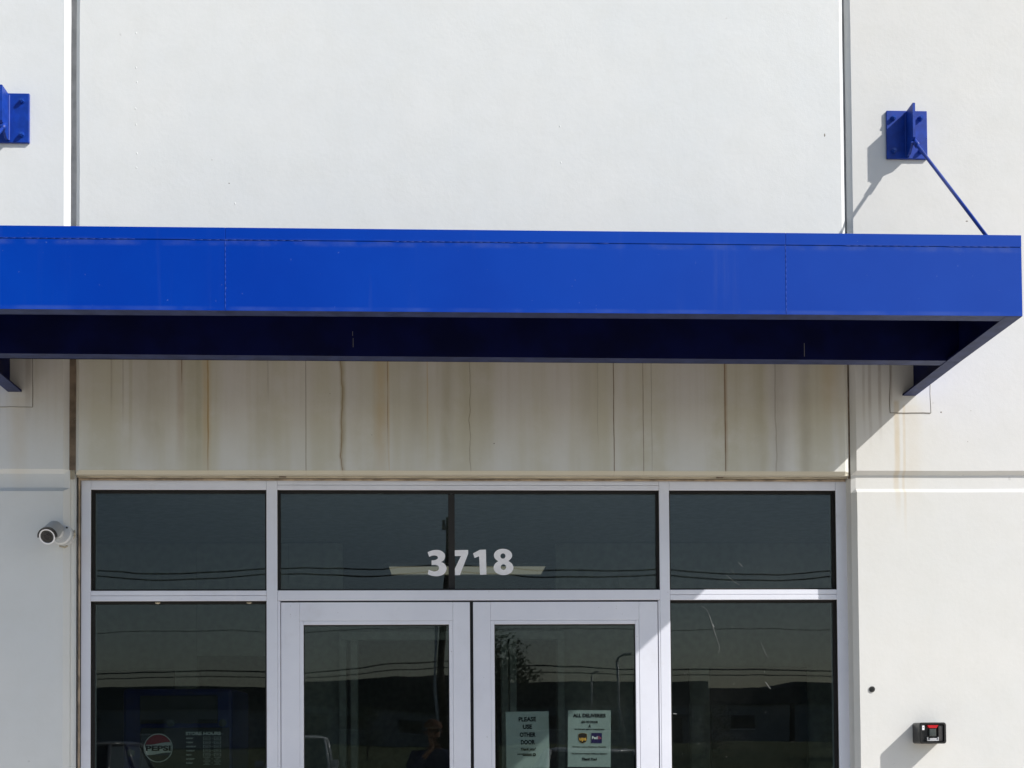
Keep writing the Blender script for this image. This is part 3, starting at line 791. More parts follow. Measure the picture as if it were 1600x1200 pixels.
link('housing', bm, M['black'], wd)
cx = 2.353
bm = bmesh.new(); prism(bm, [(cx - .028, Z1 - .013), (cx + .026, Z1 - .013), (cx + .017, Z1 - .027), (cx - .019, Z1 - .027)], YD + .001, YD + .0175); link('red_hood', bm, M['redlens'], wd)
bm = bmesh.new(); box(bm, cx - .018, cx + .015, YD + .003, YD + .0178, Z0 + .036, Z1 - .0305, .003, 2); link('lens_block', bm, M['greylens'], wd)
bm = bmesh.new()
box(bm, cx - .029, cx - .0245, YD + .002, YD + .0176, Z0 + .013, Z0 + .032, .001); box(bm, cx + .0225, cx + .027, YD + .002, YD + .0176, Z0 + .013, Z0 + .032, .001); box(bm, cx - .0243, cx + .0223, YD + .002, YD + .0176, Z0 + .013, Z0 + .0185, .001); box(bm, cx - .016, cx + .020, YD + .004, YD + .0174, Z0 + .0195, Z0 + .027, .002)
link('silver_tray', bm, M['silver'], wd)
bm = bmesh.new(); box(bm, X1 - .038, X1 - .0135, YD + .006, YD + .0178, Z0 + .012, Z1 - .0125, .003, 2); link('side_cover', bm, M['black_soft'], wd)
B('label', X0 + .0135, X0 + .0245, YD + .0045, YD + .0095, Z1 - .036, Z1 - .0135, M['vinyl'], wd)
text_mesh('label_mark', '8', .008, X0 + .019, YD + .0042, Z1 - .025, M['ink'], wd)
pl = thing('wall_plug', 'small round black plug set in the white wall above the wall device', 'plug', (0, 0, 0))
bm = bmesh.new(); cyl(bm, (2.0885, .002, 1.83), (2.0885, -.004, 1.83), .0145, .0145, 24); link('rim', bm, M['black_soft'], pl)
bm = bmesh.new(); cyl(bm, (2.0885, -.0041, 1.83), (2.0885, -.0065, 1.83), .009, .008, 20); link('cap', bm, M['black'], pl)

# ------------------------------------------------------------------ paper notices behind the right door glass
YP = YF + .004 + .0205 + .0085
def pap(cx, z0, z1, label, rot=0.0):
    t = thing('paper_notice', label, 'notice', (cx, YP, (z0 + z1) / 2), 'paper notices taped inside the right door')
    bm = bmesh.new(); n = 10; hw = .1065; hh = (z1 - z0) / 2; rows = []
    for i in range(n + 1):
        row = []
        for j in range(n + 1):
            x = -hw + 2 * hw * j / n; z = -hh + 2 * hh * i / n
            row.append(bm.verts.new((x, .0005 + .0012 * abs(noise.noise(Vector((x * 9, z * 7, cx)))), z)))
        rows.append(row)
    for i in range(n):
        for j in range(n): bm.faces.new((rows[i][j], rows[i][j + 1], rows[i + 1][j + 1], rows[i + 1][j]))
    link('sheet', bm, M['paper'], t, True); t.rotation_euler = (0, rot, 0)
    return t
p1 = pap(.408, 1.455, 1.734, 'white paper notice reading PLEASE USE OTHER DOOR inside the right door glass', -.01)
yt = -.0012
for s_, z, sz, wdt in (('PLEASE', .100, .026, .087), ('USE', .063, .026, .046), ('OTHER', .024, .026, .079), ('DOOR', -.013, .026, .070)):
    text_mesh('lettering', s_, sz * 1.12, 0.0, yt, z, M['ink'], p1, bold=.0011, fixw=wdt)
text_mesh('lettering', 'Thank you!', .019, 0, yt, -.047, M['ink'], p1, bold=.0006, shear=.3, fixw=.075)
for (a, b, c, d_) in ((-.052, .020, -.0725, -.0685), (-.026, .020, -.0795, -.0745)):
    B('logo_bar', a, b, yt - .0002, yt + .0003, c, d_, M['ink'], p1)
bm = bmesh.new(); cyl(bm, (.032, yt - .0002, -.0745), (.032, yt + .0003, -.0745), .0085, .0085, 20); link('logo_disc', bm, M['ink'], p1)
B('logo_slash', .027, .036, yt - .0006, yt - .0003, -.0755, -.0735, M['paper'], p1)
M['upsb'] = simple('brown_print', (0.06, 0.025, 0.008), 0.6); M['upsy'] = simple('yellow_print', (0.75, 0.40, 0.05), 0.6)
M['fedp'] = simple('purple_print', (0.035, 0.01, 0.16), 0.6); M['fedo'] = simple('orange_print', (0.30, 0.06, 0.10), 0.6)
p2 = pap(.714, 1.458, 1.7385, 'white paper notice reading ALL DELIVERIES with two parcel company logos', .012)
L2 = [('ALL DELIVERIES', .113, .024, .162, .0009, 0), ('GO TO DOOR', .081, .015, .082, .0007, .2), ('A', .061, .021, .013, .0008, .2), ('ON THE EAST SIDE OF THE BUILDING', .0455, .007, .150, .0004, .1),
      ('Do Not Leave Packages Outside', -.041, .010, .165, .0002, 0), ('Do Not Leave Packages Without a Signature', -.0745, .007, .175, .0004, .1), ('Thank You!', -.102, .017, .075, .0008, .15)]
for s_, z, sz, wdt, bd, sh in L2: text_mesh('lettering', s_, sz, 0, yt, z, M['ink'], p2, bold=bd, shear=sh, fixw=wdt)
def shield2(cx, cz, w_, h_, y, mat, nm):
    pts = [(cx - w_, cz + h_ * .78), (cx - w_ * .5, cz + h_ * .93), (cx, cz + h_), (cx + w_ * .5, cz + h_ * .93), (cx + w_, cz + h_ * .78), (cx + w_, cz - h_ * .25), (cx + w_ * .8, cz - h_ * .62), (cx + w_ * .45, cz - h_ * .86), (cx, cz - h_), (cx - w_ * .45, cz - h_ * .86), (cx - w_ * .8, cz - h_ * .62), (cx - w_, cz - h_ * .25)]
    return flat_shape(nm, [pts], y, mat, p2, .0002)
shield2(-.033, .002, .0215, .026, yt, M['upsy'], 'shield_border'); shield2(-.033, .002, .0200, .0245, yt - .0006, M['upsb'], 'shield')
text_mesh('lettering', 'ups', .026, -.033, yt - .0012, -.001, M['upsy'], p2, bold=.0008, fixw=.034)
B('logo_square', .009, .062, yt - .0003, yt + .0003, -.022, .028, M['fedp'], p2)
text_mesh('lettering', 'Fed', .020, .0265, yt - .0008, .004, M['paper'], p2, bold=.0007, fixw=.027); text_mesh('lettering', 'Ex', .020, .0505, yt - .0008, .004, M['fedo'], p2, bold=.0007, fixw=.018)

# ------------------------------------------------------------------ hanging hours sign in the left window
YS = YG + .03
hs = thing('hours_sign', 'clear window sign with a round soda logo and store hours, low in left window', 'window sign', (0, 0, 0))
M['sgrey'] = simple('pale_grey_print', (0.48, 0.52, 0.50), 0.6); M['sdim'] = simple('dim_grey_print', (0.30, 0.33, 0.32), 0.6); M['sred'] = simple('red_print', (0.24, 0.012, 0.022), 0.6); M['sblue'] = simple('dark_blue_print', (0.012, 0.02, 0.05), 0.5); M['acry'] = simple('smoked_panel', (0.012, 0.014, 0.016), 0.3)
B('panel', -1.49, -1.06, YS, YS + .006, 1.25, 1.665, M['acry'], hs, .002)
lc = (-1.4055, 1.5665); rr_ = .0705
def seg(lo, hi, r=rr_ * .93, n=24):
    up_, dn = [], []
    for i in range(n + 1):
        x = -r + 2 * r * i / n; q = math.sqrt(max(0, r * r - x * x))
        a, b = max(lo(x), -q), min(hi(x), q)
        if b < a: a = b = (a + b) / 2
        up_.append((lc[0] + x, lc[1] + b)); dn.append((lc[0] + x, lc[1] + a))
    return up_ + dn[::-1]
wv = lambda x, o_: o_ + .006 * math.sin(x / rr_ * 2.2)
flat_shape('logo_ring', [[(lc[0] + rr_ * math.cos(t), lc[1] + rr_ * math.sin(t)) for t in [2 * PI * i / 48 for i in range(48)]], [(lc[0] + rr_ * .94 * math.cos(t), lc[1] + rr_ * .94 * math.sin(t)) for t in [2 * PI * i / 48 for i in range(48)]]], YS - .001, M['sgrey'], hs)
flat_shape('logo_top', [seg(lambda x: wv(x, .0225), lambda x: 1)], YS - .001, M['sred'], hs)
flat_shape('logo_band', [seg(lambda x: wv(x, -.0285), lambda x: wv(x, .0215))], YS - .001, M['sgrey'], hs)
flat_shape('logo_bottom', [seg(lambda x: -1, lambda x: wv(x, -.0295))], YS - .001, M['sblue'], hs)
text_mesh('lettering', 'PEPSI', .035, lc[0], YS - .0018, lc[1] - .003, M['ink'], hs, bold=.0014, fixw=.122)
text_mesh('lettering', 'STORE HOURS', .021, -1.1865, YS - .001, 1.6355, M['sgrey'], hs, bold=.0011, fixw=.172)
for k, dname in enumerate(['MONDAY', 'TUESDAY', 'WEDNESDAY', 'THURSDAY', 'FRIDAY', 'SATURDAY', 'SUNDAY']):
    z = 1.6125 - k * .0203
    text_mesh('lettering', dname, .010, -1.270, YS - .001, z, M['sgrey'], hs, bold=.0003, align='LEFT', sx=.8)
    for xa in (-1.187, -1.135):
        bm = bmesh.new()
        box(bm, xa, xa + .035, YS - .0012, YS - .0003, z + .0055, z + .0075); box(bm, xa, xa + .035, YS - .0012, YS - .0003, z - .0075, z - .0055)
        if k < 5: box(bm, xa, xa + .003, YS - .0012, YS - .0003, z - .0053, z + .0053); box(bm, xa + .032, xa + .035, YS - .0012, YS - .0003, z - .0053, z + .0053)
        box(bm, xa + .008, xa + .027, YS - .0012, YS - .0003, z - .0015, z + .0012)
        link('time_box', bm, M['sdim'], hs)
    B('dash', -1.146, -1.141, YS - .0012, YS - .0003, z - .0007, z + .0007, M['sgrey'], hs)
for (x, z) in ((-1.341, 1.688), (-1.089, 1.687), (-1.533, 1.542)):
    bm = bmesh.new(); cyl(bm, (x, YG + .0085, z), (x, YG + .014, z), .019, .010, 24); cyl(bm, (x, YG + .014, z), (x, YG + .024, z), .007, .006, 12); link('suction_cup', bm, M['greylens'], hs)

# ------------------------------------------------------------------ lobby behind the glass
M['lobwall'] = simple('lobby_wall_paint', (0.42, 0.43, 0.40), 0.8); M['lobceil'] = simple('lobby_ceiling_tile', (0.6, 0.6, 0.58), 0.9); M['lobfloor'] = simple('lobby_floor_tile', (0.22, 0.21, 0.2), 0.5); M['lobdark'] = simple('dark_panel', (0.05, 0.055, 0.06), 0.6); M['lobframe'] = simple('pale_metal_frame', (0.45, 0.47, 0.45), 0.5); M['coolblue'] = simple('cooler_blue', (0.006, 0.02, 0.15), 0.4)
struct(B('lobby_floor', -4.0, 4.4, .25, 7.4, -.05, 0.01, M['lobfloor']))
struct(B('lobby_ceiling', -4.0, 4.4, .25, 7.4, 3.012, 3.05, M['lobceil']))
struct(B('lobby_wall', -4.1, -4.0, .25, 7.4, 0, 3.0, M['lobwall'])); struct(B('lobby_wall', 4.4, 4.5, .25, 7.4, 0, 3.0, M['lobwall'])); struct(B('lobby_wall', -4.1, 4.5, 7.402, 7.5, 0, 3.0, M['lobwall']))
struct(B('lobby_front_wall', -4.1, -1.80, .21, .248, 0, 3.05, M['lobwall'])); struct(B('lobby_front_wall', 2.03, 4.5, .21, .248, 0, 3.05, M['lobwall'])); struct(B('lobby_front_wall', -1.798, 2.028, .21, .248, 2.87, 3.05, M['lobwall']))
# inner partition with door openings
ip = thing('inner_partition', 'grey inner partition with pale door frames seen faintly through the glass', 'partition', (0, 0, 0))
for (a, b, z0, z1) in ((-3.99, -1.75, 0.012, 3.0), (-1.10, -.72, .012, 3.0), (-1.748, -1.102, 2.2, 3.0), (-.718, .80, 2.362, 2.52), (.802, 1.25, .012, 3.0), (1.252, 4.39, .012, 3.0)):
    B('partition_wall', a, b, 3.0, 3.1, z0, z1, M['lobwall'], ip)
for x in (-.74, -.66, .40, .80, .46): B('door_post', x, x + .05, 2.9, 2.998, .012, 2.30, M['lobframe'], ip, .003)
B('door_head', -.74, .85, 2.9, 2.998, 2.302, 2.36, M['lobframe'], ip, .003)
for i, (x0, x1) in enumerate([(1.35, 1.75), (1.9, 2.6), (-2.6, -1.9)]): B('dark_board', x0, x1, 2.96, 2.998, 1.1, 2.1, M['lobdark'], ip, .004)
cl = thing('ceiling_light', 'lit rectangular ceiling light seen through the glass behind the numerals', 'ceiling light', (0, 0, 0))
t = NT('light_diffuser'); e = t.n('ShaderNodeEmission'); e.inputs[0].default_value = (1, .88, .68, 1); e.inputs[1].default_value = 0.26; t.l(e.outputs[0], t.out.inputs[0]); M['diff'] = t.m
B('diffuser', -.44, .82, 4.15, 4.70, 2.993, 2.999, M['diff'], cl)
bm = bmesh.new(); box(bm, -.48, -.441, 4.11, 4.74, 2.985, 3.008); box(bm, .821, .86, 4.11, 4.74, 2.985, 3.008); box(bm, -.44, .82, 4.11, 4.149, 2.985, 3.008); box(bm, -.44, .82, 4.701, 4.74, 2.985, 3.008); link('frame', bm, M['lobceil'], cl)
dc = thing('drinks_cooler', 'tall blue drinks cooler standing inside behind the left window', 'cooler', (0, 0, 0))
bm = bmesh.new(); box(bm, -1.84, -1.22, 1.25, 1.9, .06, 1.90, .02, 2); link('cabinet', bm, M['coolblue'], dc)
B('header_panel', -1.74, -1.30, 1.238, 1.2485, 1.70, 1.86, M['lobdark'], dc, .003)
B('cooler_door', -1.74, -1.26, 1.236, 1.2485, .25, 1.66, M['lobdark'], dc, .004); B('handle', -1.29, -1.27, 1.19, 1.235, .9, 1.3, M['silver'], dc, .004)

# ------------------------------------------------------------------ outside ground (behind the camera, seen mirrored in the glass)
def conc():
    t = NT('pale_concrete'); c = t.mix(t.ramp(t.noise(1.5, 6), .3, .7), (0.44, 0.40, 0.34, 1), (0.56, 0.51, 0.44, 1)); t.pbr(c, .85, 0, t.bump(t.noise(120, 3), .3, .002)); return t.m
M['conc'] = conc()
def asph():
    t = NT('asphalt'); c = t.mix(t.ramp(t.noise(.7, 6), .3, .7), (0.065, 0.065, 0.065, 1), (0.10, 0.10, 0.098, 1)); t.pbr(c, .9, 0, t.bump(t.noise(200, 3), .5, .004)); return t.m
M['asph'] = asph()
def grassm():
    t = NT('grass'); c = t.mix(t.ramp(t.noise(.5, 6), .3, .7), (0.045, 0.075, 0.02, 1), (0.10, 0.115, 0.04, 1)); t.pbr(c, .95, 0, t.bump(t.noise(30, 4), .8, .05)); return t.m
M['grass'] = grassm()
def plane(name, x0, x1, y0, y1, z, mat):
    bm = bmesh.new(); v = [bm.verts.new(p) for p in ((x0, y0, z), (x1, y0, z), (x1, y1, z), (x0, y1, z))]; bm.faces.new(v)
    return struct(link(name, bm, mat))
plane('ground', -1500, 1500, -1500, 1500, -.16, M['grass'])
plane('parking_lot', -60, 60, -34, -11.4, -.13, M['asph'])
plane('road', -300, 300, -62, -50, -.145, M['asph'])
struct(B('sidewalk_bounce_apron', -24, 24, -11.5, -.001, -.3, 0.0, M['conc'], None, .01))  # unseen walk, widened and brightened to bounce light up under the canopy
struct(B('entrance_slab', -1.79, 2.004, .0, .208, -.3, 0.003, M['conc']))
struct(B('kerb', -60, 60, -34.35, -34.002, -.3, 0.0, M['conc'], None, .02))
M['paintw'] = simple('parking_line_paint', (0.7, 0.7, 0.68), 0.8)
pm = None
bm = bmesh.new()
for i in range(-10, 11): box(bm, i * 2.75 + .4, i * 2.75 + .5, -21.6, -16.4, -.1295, -.126)
struct(link('parking_lines', bm, M['paintw']))
# low grassy bank across the road
bm = bmesh.new(); prev = None
for i in range(41):
    x = -200 + i * 10; row = [bm.verts.new((x, y, z)) for y, z in ((-64, -.15), (-70, .7 + .3 * noise.noise(Vector((x * .03, 0, 0)))), (-85, 1.1 + .4 * noise.noise(Vector((x * .02, 5, 0)))), (-89, 1.15), (-140, 1.2))]
    if prev:
        for a in range(4): bm.faces.new((prev[a], prev[a + 1], row[a + 1], row[a]))
    prev = row
struct(link('grass_bank', bm, M['grass'], None, True))

# opposite warehouse
M['opw'] = simple('grey_metal_siding', (0.30, 0.32, 0.33), 0.7, 0, .1, 1.0); M['opr'] = simple('dark_roof_band', (0.06, 0.065, 0.07), 0.6); M['opd'] = simple('dark_opening', (0.02, 0.02, 0.022), 0.5)
def opposite(x0, x1, d, h, hb, label, docks, wins):
    t = thing('warehouse', label, 'warehouse', (0, 0, 0), 'low warehouses across the road')
    y = -90
    B('wall', x0, x1, y - d, y, 1.0, hb, M['opw'], t); B('roof_band', x0 - .2, x1 + .2, y - d - .2, y + .25, hb + .002, h, M['opr'], t, .03)
    for x in docks:
        q = B('dock_door', x, x + 3.0, y + .01, y + .12, 1.3, 3.1, M['opd'], t)
        B('canopy', x - .3, x + 3.3, y + .13, y + 1.2, 3.2, 3.35, M['opr'], t)
    for x in wins:
        w1 = B('window', x, x + 1.6, y + .01, y + .1, 2.2, 3.2, M['opd'], t); B('frame', x - .08, x + 1.68, y + .005, y + .06, 2.1, 2.2, M['alu'], w1)
opposite(-60, -13.3, 30, 5.55, 3.9, 'long low grey warehouse with dark roof band, mirrored in left window', (-44, -36, -28), (-22, -18, -53))
opposite(-12.9, 4.4, 26, 6.05, 3.9, 'grey warehouse with dark roof band, mirrored behind the doors', (-11,), (-7, -3, 1.5))
opposite(4.8, 19.5, 24, 5.75, 4.0, 'grey warehouse mirrored at right door and right window', (15,), (7, 11))
opposite(26.0, 62, 28, 5.65, 4.0, 'grey warehouse farthest right in the mirrored street', (32, 48), (29, 41))
opposite(19.9, 25.6, 20, 5.25, 4.0, 'smaller lower grey warehouse between two larger ones in the mirrored street', (), (21.5,))

# utility poles, wires, lamps
M['wood'] = simple('weathered_pole_wood', (0.09, 0.065, 0.045), 0.9, 0, .3, 5); M['wire'] = simple('black_cable', (0.012, 0.012, 0.012), 0.6); M['steel'] = simple('galvanised_steel', (0.45, 0.46, 0.47), 0.5, .3)
def pole(x, label):
    t = thing('utility_pole', label, 'utility pole', (x, -48.5, -.15), 'utility poles along the road')
    bm = bmesh.new(); cyl(bm, (0, 0, 0), (0, 0, 11.1), .17, .12, 12); link('post', bm, M['wood'], t, True)
    bm = bmesh.new(); cyl(bm, (-.26, .12, 0), (-.27, .12, 7.2), .065, .065, 8); link('conduit', bm, M['vinyl'], t)
    bm = bmesh.new(); box(bm, -.28, .28, -.05, .05, 10.6, 10.72); link('crossarm', bm, M['wood'], t)
    for dx in (-.2, .2): bm = bmesh.new(); cyl(bm, (dx, 0, 10.72), (dx, 0, 11.0), .07, .04, 10); link('insulator', bm, M['black'], t)
    bm = bmesh.new(); cyl(bm, (.3, .1, 8.9), (.3, .1, 9.8), .18, .18, 14); link('transformer', bm, M['steel'], t, True) if False else bm.free()
for x, lb in ((0.10, 'wooden utility pole mirrored in the glass behind the numerals'), (-46, 'wooden utility pole far along the road to the left'), (44, 'wooden utility pole far along the road to the right')): pole(x, lb)
wn = 0
for z, sag, r in ((8.95, .35, .028), (8.68, .30, .028), (6.25, .12, .014), (4.68, .30, .030), (4.42, .26, .022)):
    bm = bmesh.new(); pts = []
    for a, b in ((-92, -46), (-46, .1), (.1, 44), (44, 90)):
        for i in range(14):
            t_ = i / 14; pts.append(((a + (b - a) * t_), -48.5 + .16, z - sag * 4 * t_ * (1 - t_)))
    pts.append((90, -48.34, z)); tube(bm, pts, r, 5)
    names = {8.95: 'uppermost black power line strung along the road poles', 8.68: 'second black power line just below the uppermost', 6.25: 'thin single cable midway up the road poles', 4.68: 'upper of the two low black cables on the road poles', 4.42: 'lowest black cable on the road poles'}
    tag(link('power_line', bm, M['wire']), names[z], 'cable', 'cables between the utility poles')
def lamp(x, y, h, label):
    t = thing('street_lamp', label, 'street lamp', (x, y, -.15), 'street lamps over the road')
    bm = bmesh.new(); cyl(bm, (0, 0, 0), (0, 0, h), .09, .06, 10); link('post', bm, M['steel'], t, True)
    bm = bmesh.new(); tube(bm, [(0, 0, h), (.06, 0, h + .22), (.3, 0, h + .34)], .045, 8); link('arm', bm, M['steel'], t, True)
    bm = bmesh.new(); box(bm, .25, .62, -.14, .14, h + .28, h + .40, .04, 2); link('lamp_head', bm, M['steel'], t)
lamp(7.55, -50.2, 5.1, 'curved arm street lamp mirrored near the edge of right door glass'); lamp(10.45, -88, 6.2, 'smaller distant street lamp mirrored in the middle of right door glass')

# trees and shrubs
M['bark'] = simple('bark', (0.07, 0.05, 0.035), 0.95, 0, .3, 8)
def leafm():
    t = NT('leaf'); oi = t.n('ShaderNodeObjectInfo'); c = t.mix(t.ramp(t.noise(3.0, 3), .3, .7), (0.02, 0.05, 0.012, 1), (0.07, 0.11, 0.03, 1)); t.pbr(c, .6); return t.m
M['leaf'] = leafm()
def tree(name, x, y, z0, h, r, cz, n, label, group, seed):
    rd = random.Random(seed)
    t = thing(name, label, 'tree' if 'tree' in name else 'shrub', (x, y, z0), group)
    bm = bmesh.new(); cyl(bm, (0, 0, 0), (.05, 0, cz * .7), h * .022, h * .012, 9); tips = []
    for k in range(9):
        a = rd.uniform(0, 2 * PI); b = Vector((.05, 0, cz * rd.uniform(.45, .7))); e = Vector((math.cos(a) * r * rd.uniform(.4, .95), math.sin(a) * r * rd.uniform(.4, .95), cz + rd.uniform(-.5, .8) * (h - cz)))
        cyl(bm, b, e, h * .008, h * .002, 6, False); tips.append(e)
    link('trunk', bm, M['bark'], t)
    bm = bmesh.new()
    cl_ = tips + [Vector((rd.uniform(-.6, .6) * r, rd.uniform(-.6, .6) * r, cz + rd.uniform(-.6, .9) * (h - cz))) for _ in range(10)]
    for i in range(n):
        c = rd.choice(cl_); p = c + Vector((rd.gauss(0, 1), rd.gauss(0, 1), rd.gauss(0, .8))) * r * .22
        s_ = rd.uniform(.5, 1.2) * r * .06; q = Vector((rd.uniform(-1, 1), rd.uniform(-1, 1), rd.uniform(-1, 1))).normalized(); u = q.orthogonal().normalized(); v = q.cross(u)
        bm.faces.new([bm.verts.new(p + u * s_), bm.verts.new(p + v * s_ * .5), bm.verts.new(p - u * s_), bm.verts.new(p - v * s_ * .5)])
    link('crown', bm, M['leaf'], t)
tree('tree', 1.65, -33.5, -.15, 5.2, 1.0, 3.9, 3600, 'small leafy tree at the parking lot edge, mirrored in right door glass', 'trees and shrubs across the lot', 1)
tree('shrub', -4.1, -68, .3, 3.3, 1.0, 1.6, 1800, 'rounded dark shrub mirrored in the middle of left door glass', 'trees and shrubs across the lot', 2)
tree('shrub', 15.2, -68, .3, 3.0, 1.3, 1.5, 1500, 'rounded dark shrub mirrored low beside the right mullion', 'trees and shrubs across the lot', 3)
tree('shrub', 23.0, -68, .3, 3.2, 1.4, 1.6, 1500, 'rounded dark shrub mirrored low in the middle of right window', 'trees and shrubs across the lot', 4)
tree('tree', -60, -75, 0, 9, 4, 6, 3000, 'broad tree far to the left beyond the road', 'trees and shrubs across the lot', 5)
tree('tree', 66, -72, 0, 10, 4.4, 6.5, 3000, 'broad tree far to the right beyond the road', 'trees and shrubs across the lot', 6)

# ------------------------------------------------------------------ parked vehicles
M['tyre'] = simple('tyre_rubber', (0.02, 0.02, 0.02), 0.8); M['headl'] = simple('headlight_glass', (0.6, 0.62, 0.65), 0.1); M['grille'] = simple('dark_grille', (0.02, 0.02, 0.022), 0.4)
def car(name, label, x, y, prof, glass, paint, width, roofw, length, wheels, wr=.34, bed=None, group='vehicles parked in the lot'):
    """prof: closed side profile of the lower body (y,z) front at +y; glass: cabin profile (y,z)"""
    t = thing(name, label, 'pickup truck' if bed else 'car', (x, y, -.13), group)
    hw = width / 2; hr = roofw / 2
    bm = bmesh.new()
    secs = [(-hw + .0, .92), (-hw + .06, 1.0), (hw - .06, 1.0), (hw, .92)]
    cyy = sum(p[0] for p in prof) / len(prof); czz = .6
    loops = [[(sx, cyy + (a - cyy) * (1 if s_ == 1 else .985), czz + (b - czz) * s_) for a, b in prof] for sx, s_ in secs]
    loft(bm, loops); bmesh.ops.triangulate(bm, faces=[f for f in bm.faces if len(f.verts) > 4]); link('body', bm, paint, t)
    # cabin: pillars and roof
    zb = glass[0][1]; zt = max(p[1] for p in glass)
    def hwz(z): return (hw - .05) + (hr - hw + .05) * (z - zb) / (zt - zb)
    bm = bmesh.new()
    inner = [[(sg * hwz(b), a, b) for a, b in glass] for sg in (-1, 1)]
    loft(bm, inner); bmesh.ops.triangulate(bm, faces=[f for f in bm.faces if len(f.verts) > 4]); link('cabin_glass', bm, M['carglass'], t)
    bm = bmesh.new()
    for sg in (-1, 1):
        P = [Vector((sg * (hwz(b) + .006), a, b)) for a, b in glass]
        tube(bm, P, .035, 6)
        m = (P[1] + P[2]) / 2; bb = Vector((sg * (hwz(zb) + .006), m.y, zb)); tube(bm, [m, bb], .04, 6)
    Pf = [Vector((sg * hwz(glass[2][1]), glass[2][0], glass[2][1])) for sg in (-1, 1)]; tube(bm, Pf, .03, 6)
    link('pillar', bm, paint, t, True)
    a0, a1 = glass[1], glass[2]
    bm = bmesh.new(); loft(bm, [[(-hr, a0[0] - .02, a0[1] + .005), (hr, a0[0] - .02, a0[1] + .005), (hr, a1[0] + .02, a1[1] + .005), (-hr, a1[0] + .02, a1[1] + .005)],
                                [(-hr + .08, a0[0] + .06, a0[1] + .05), (hr - .08, a0[0] + .06, a0[1] + .05), (hr - .08, a1[0] - .08, a1[1] + .05), (-hr + .08, a1[0] - .08, a1[1] + .05)]])
    link('roof', bm, paint, t)
    fy = max(p[0] for p in prof)
    for sg in (-1, 1):
        bm = bmesh.new(); box(bm, sg * (hw - .42) - .16, sg * (hw - .42) + .16, fy - .05, fy + .012, .68, .84, .03, 2); link('headlight', bm, M['headl'], t)
        bm = bmesh.new(); box(bm, sg * (hw + .12) - .1, sg * (hw + .12) + .1, glass[3][0] - .35, glass[3][0] - .25, zb + .02, zb + .18, .03, 2); link('mirror', bm, paint, t)
    bm = bmesh.new(); box(bm, -hw + .6, hw - .6, fy - .04, fy + .014, .55, .84, .02, 1); link('grille', bm, M['grille'], t)
    bm = bmesh.new(); box(bm, -hw + .05, hw - .05, fy - .1, fy + .06, .34, .52, .04, 2); link('bumper', bm, M['steel'] if bed else paint, t)
    for wy in wheels:
        for sg in (-1, 1):
            bm = bmesh.new(); cyl(bm, (sg * (hw - .2), wy, wr), (sg * (hw + .01), wy, wr), wr, wr, 24); wo = link('wheel', bm, M['tyre'], t)
            bm = bmesh.new(); cyl(bm, (sg * (hw + .0), wy, wr), (sg * (hw + .02), wy, wr), wr * .62, wr * .5, 18); link('rim', bm, M['steel'], wo)
    if bed:
        bm = bmesh.new(); box(bm, -hw + .08, hw - .08, bed[0], bed[1], bed[2] - .35, bed[2] - .02); link('bed_liner', bm, M['grille'], t)
    return t
M['wpaint'] = simple('white_car_paint', (0.72, 0.73, 0.74), 0.25, 0, .02); M['gpaint'] = simple('grey_car_paint', (0.16, 0.17, 0.175), 0.3, .2, .03)
car('pickup_truck', 'white pickup truck facing the building, mirrored in left door glass', -3.35, -24.6,
    [(-2.6, .42), (-2.62, 1.05), (-.75, 1.07), (.95, 1.12), (2.2, 1.02), (2.45, .9), (2.48, .45)], [(-.72, 1.09), (-.6, 1.70), (.35, 1.72), (1.0, 1.12)], M['wpaint'], 1.82, 1.36, 5.1, (-1.65, 1.55), .36, (-2.52, -.85, 1.07))
car('parked_car', 'white sedan facing the building, mirrored at the foot of right door glass', 2.35, -14.6,
    [(-2.3, .4), (-2.35, .88), (-1.6, .98), (.9, .96), (2.05, .80), (2.28, .68), (2.3, .38)], [(-1.75, .97), (-.9, 1.50), (.1, 1.53), (1.05, .95)], M['wpaint'], 1.80, 1.22, 4.6, (-1.4, 1.4))
car('parked_car', 'dark grey sport utility car mirrored at the foot of left window', -5.95, -14.6,
    [(-2.3, .45), (-2.35, 1.05), (-1.6, 1.1), (1.0, 1.06), (2.05, .98), (2.28, .85), (2.3, .45)], [(-2.1, 1.08), (-1.8, 1.68), (.2, 1.70), (1.1, 1.06)], M['gpaint'], 1.86, 1.38, 4.6, (-1.4, 1.4), .37)

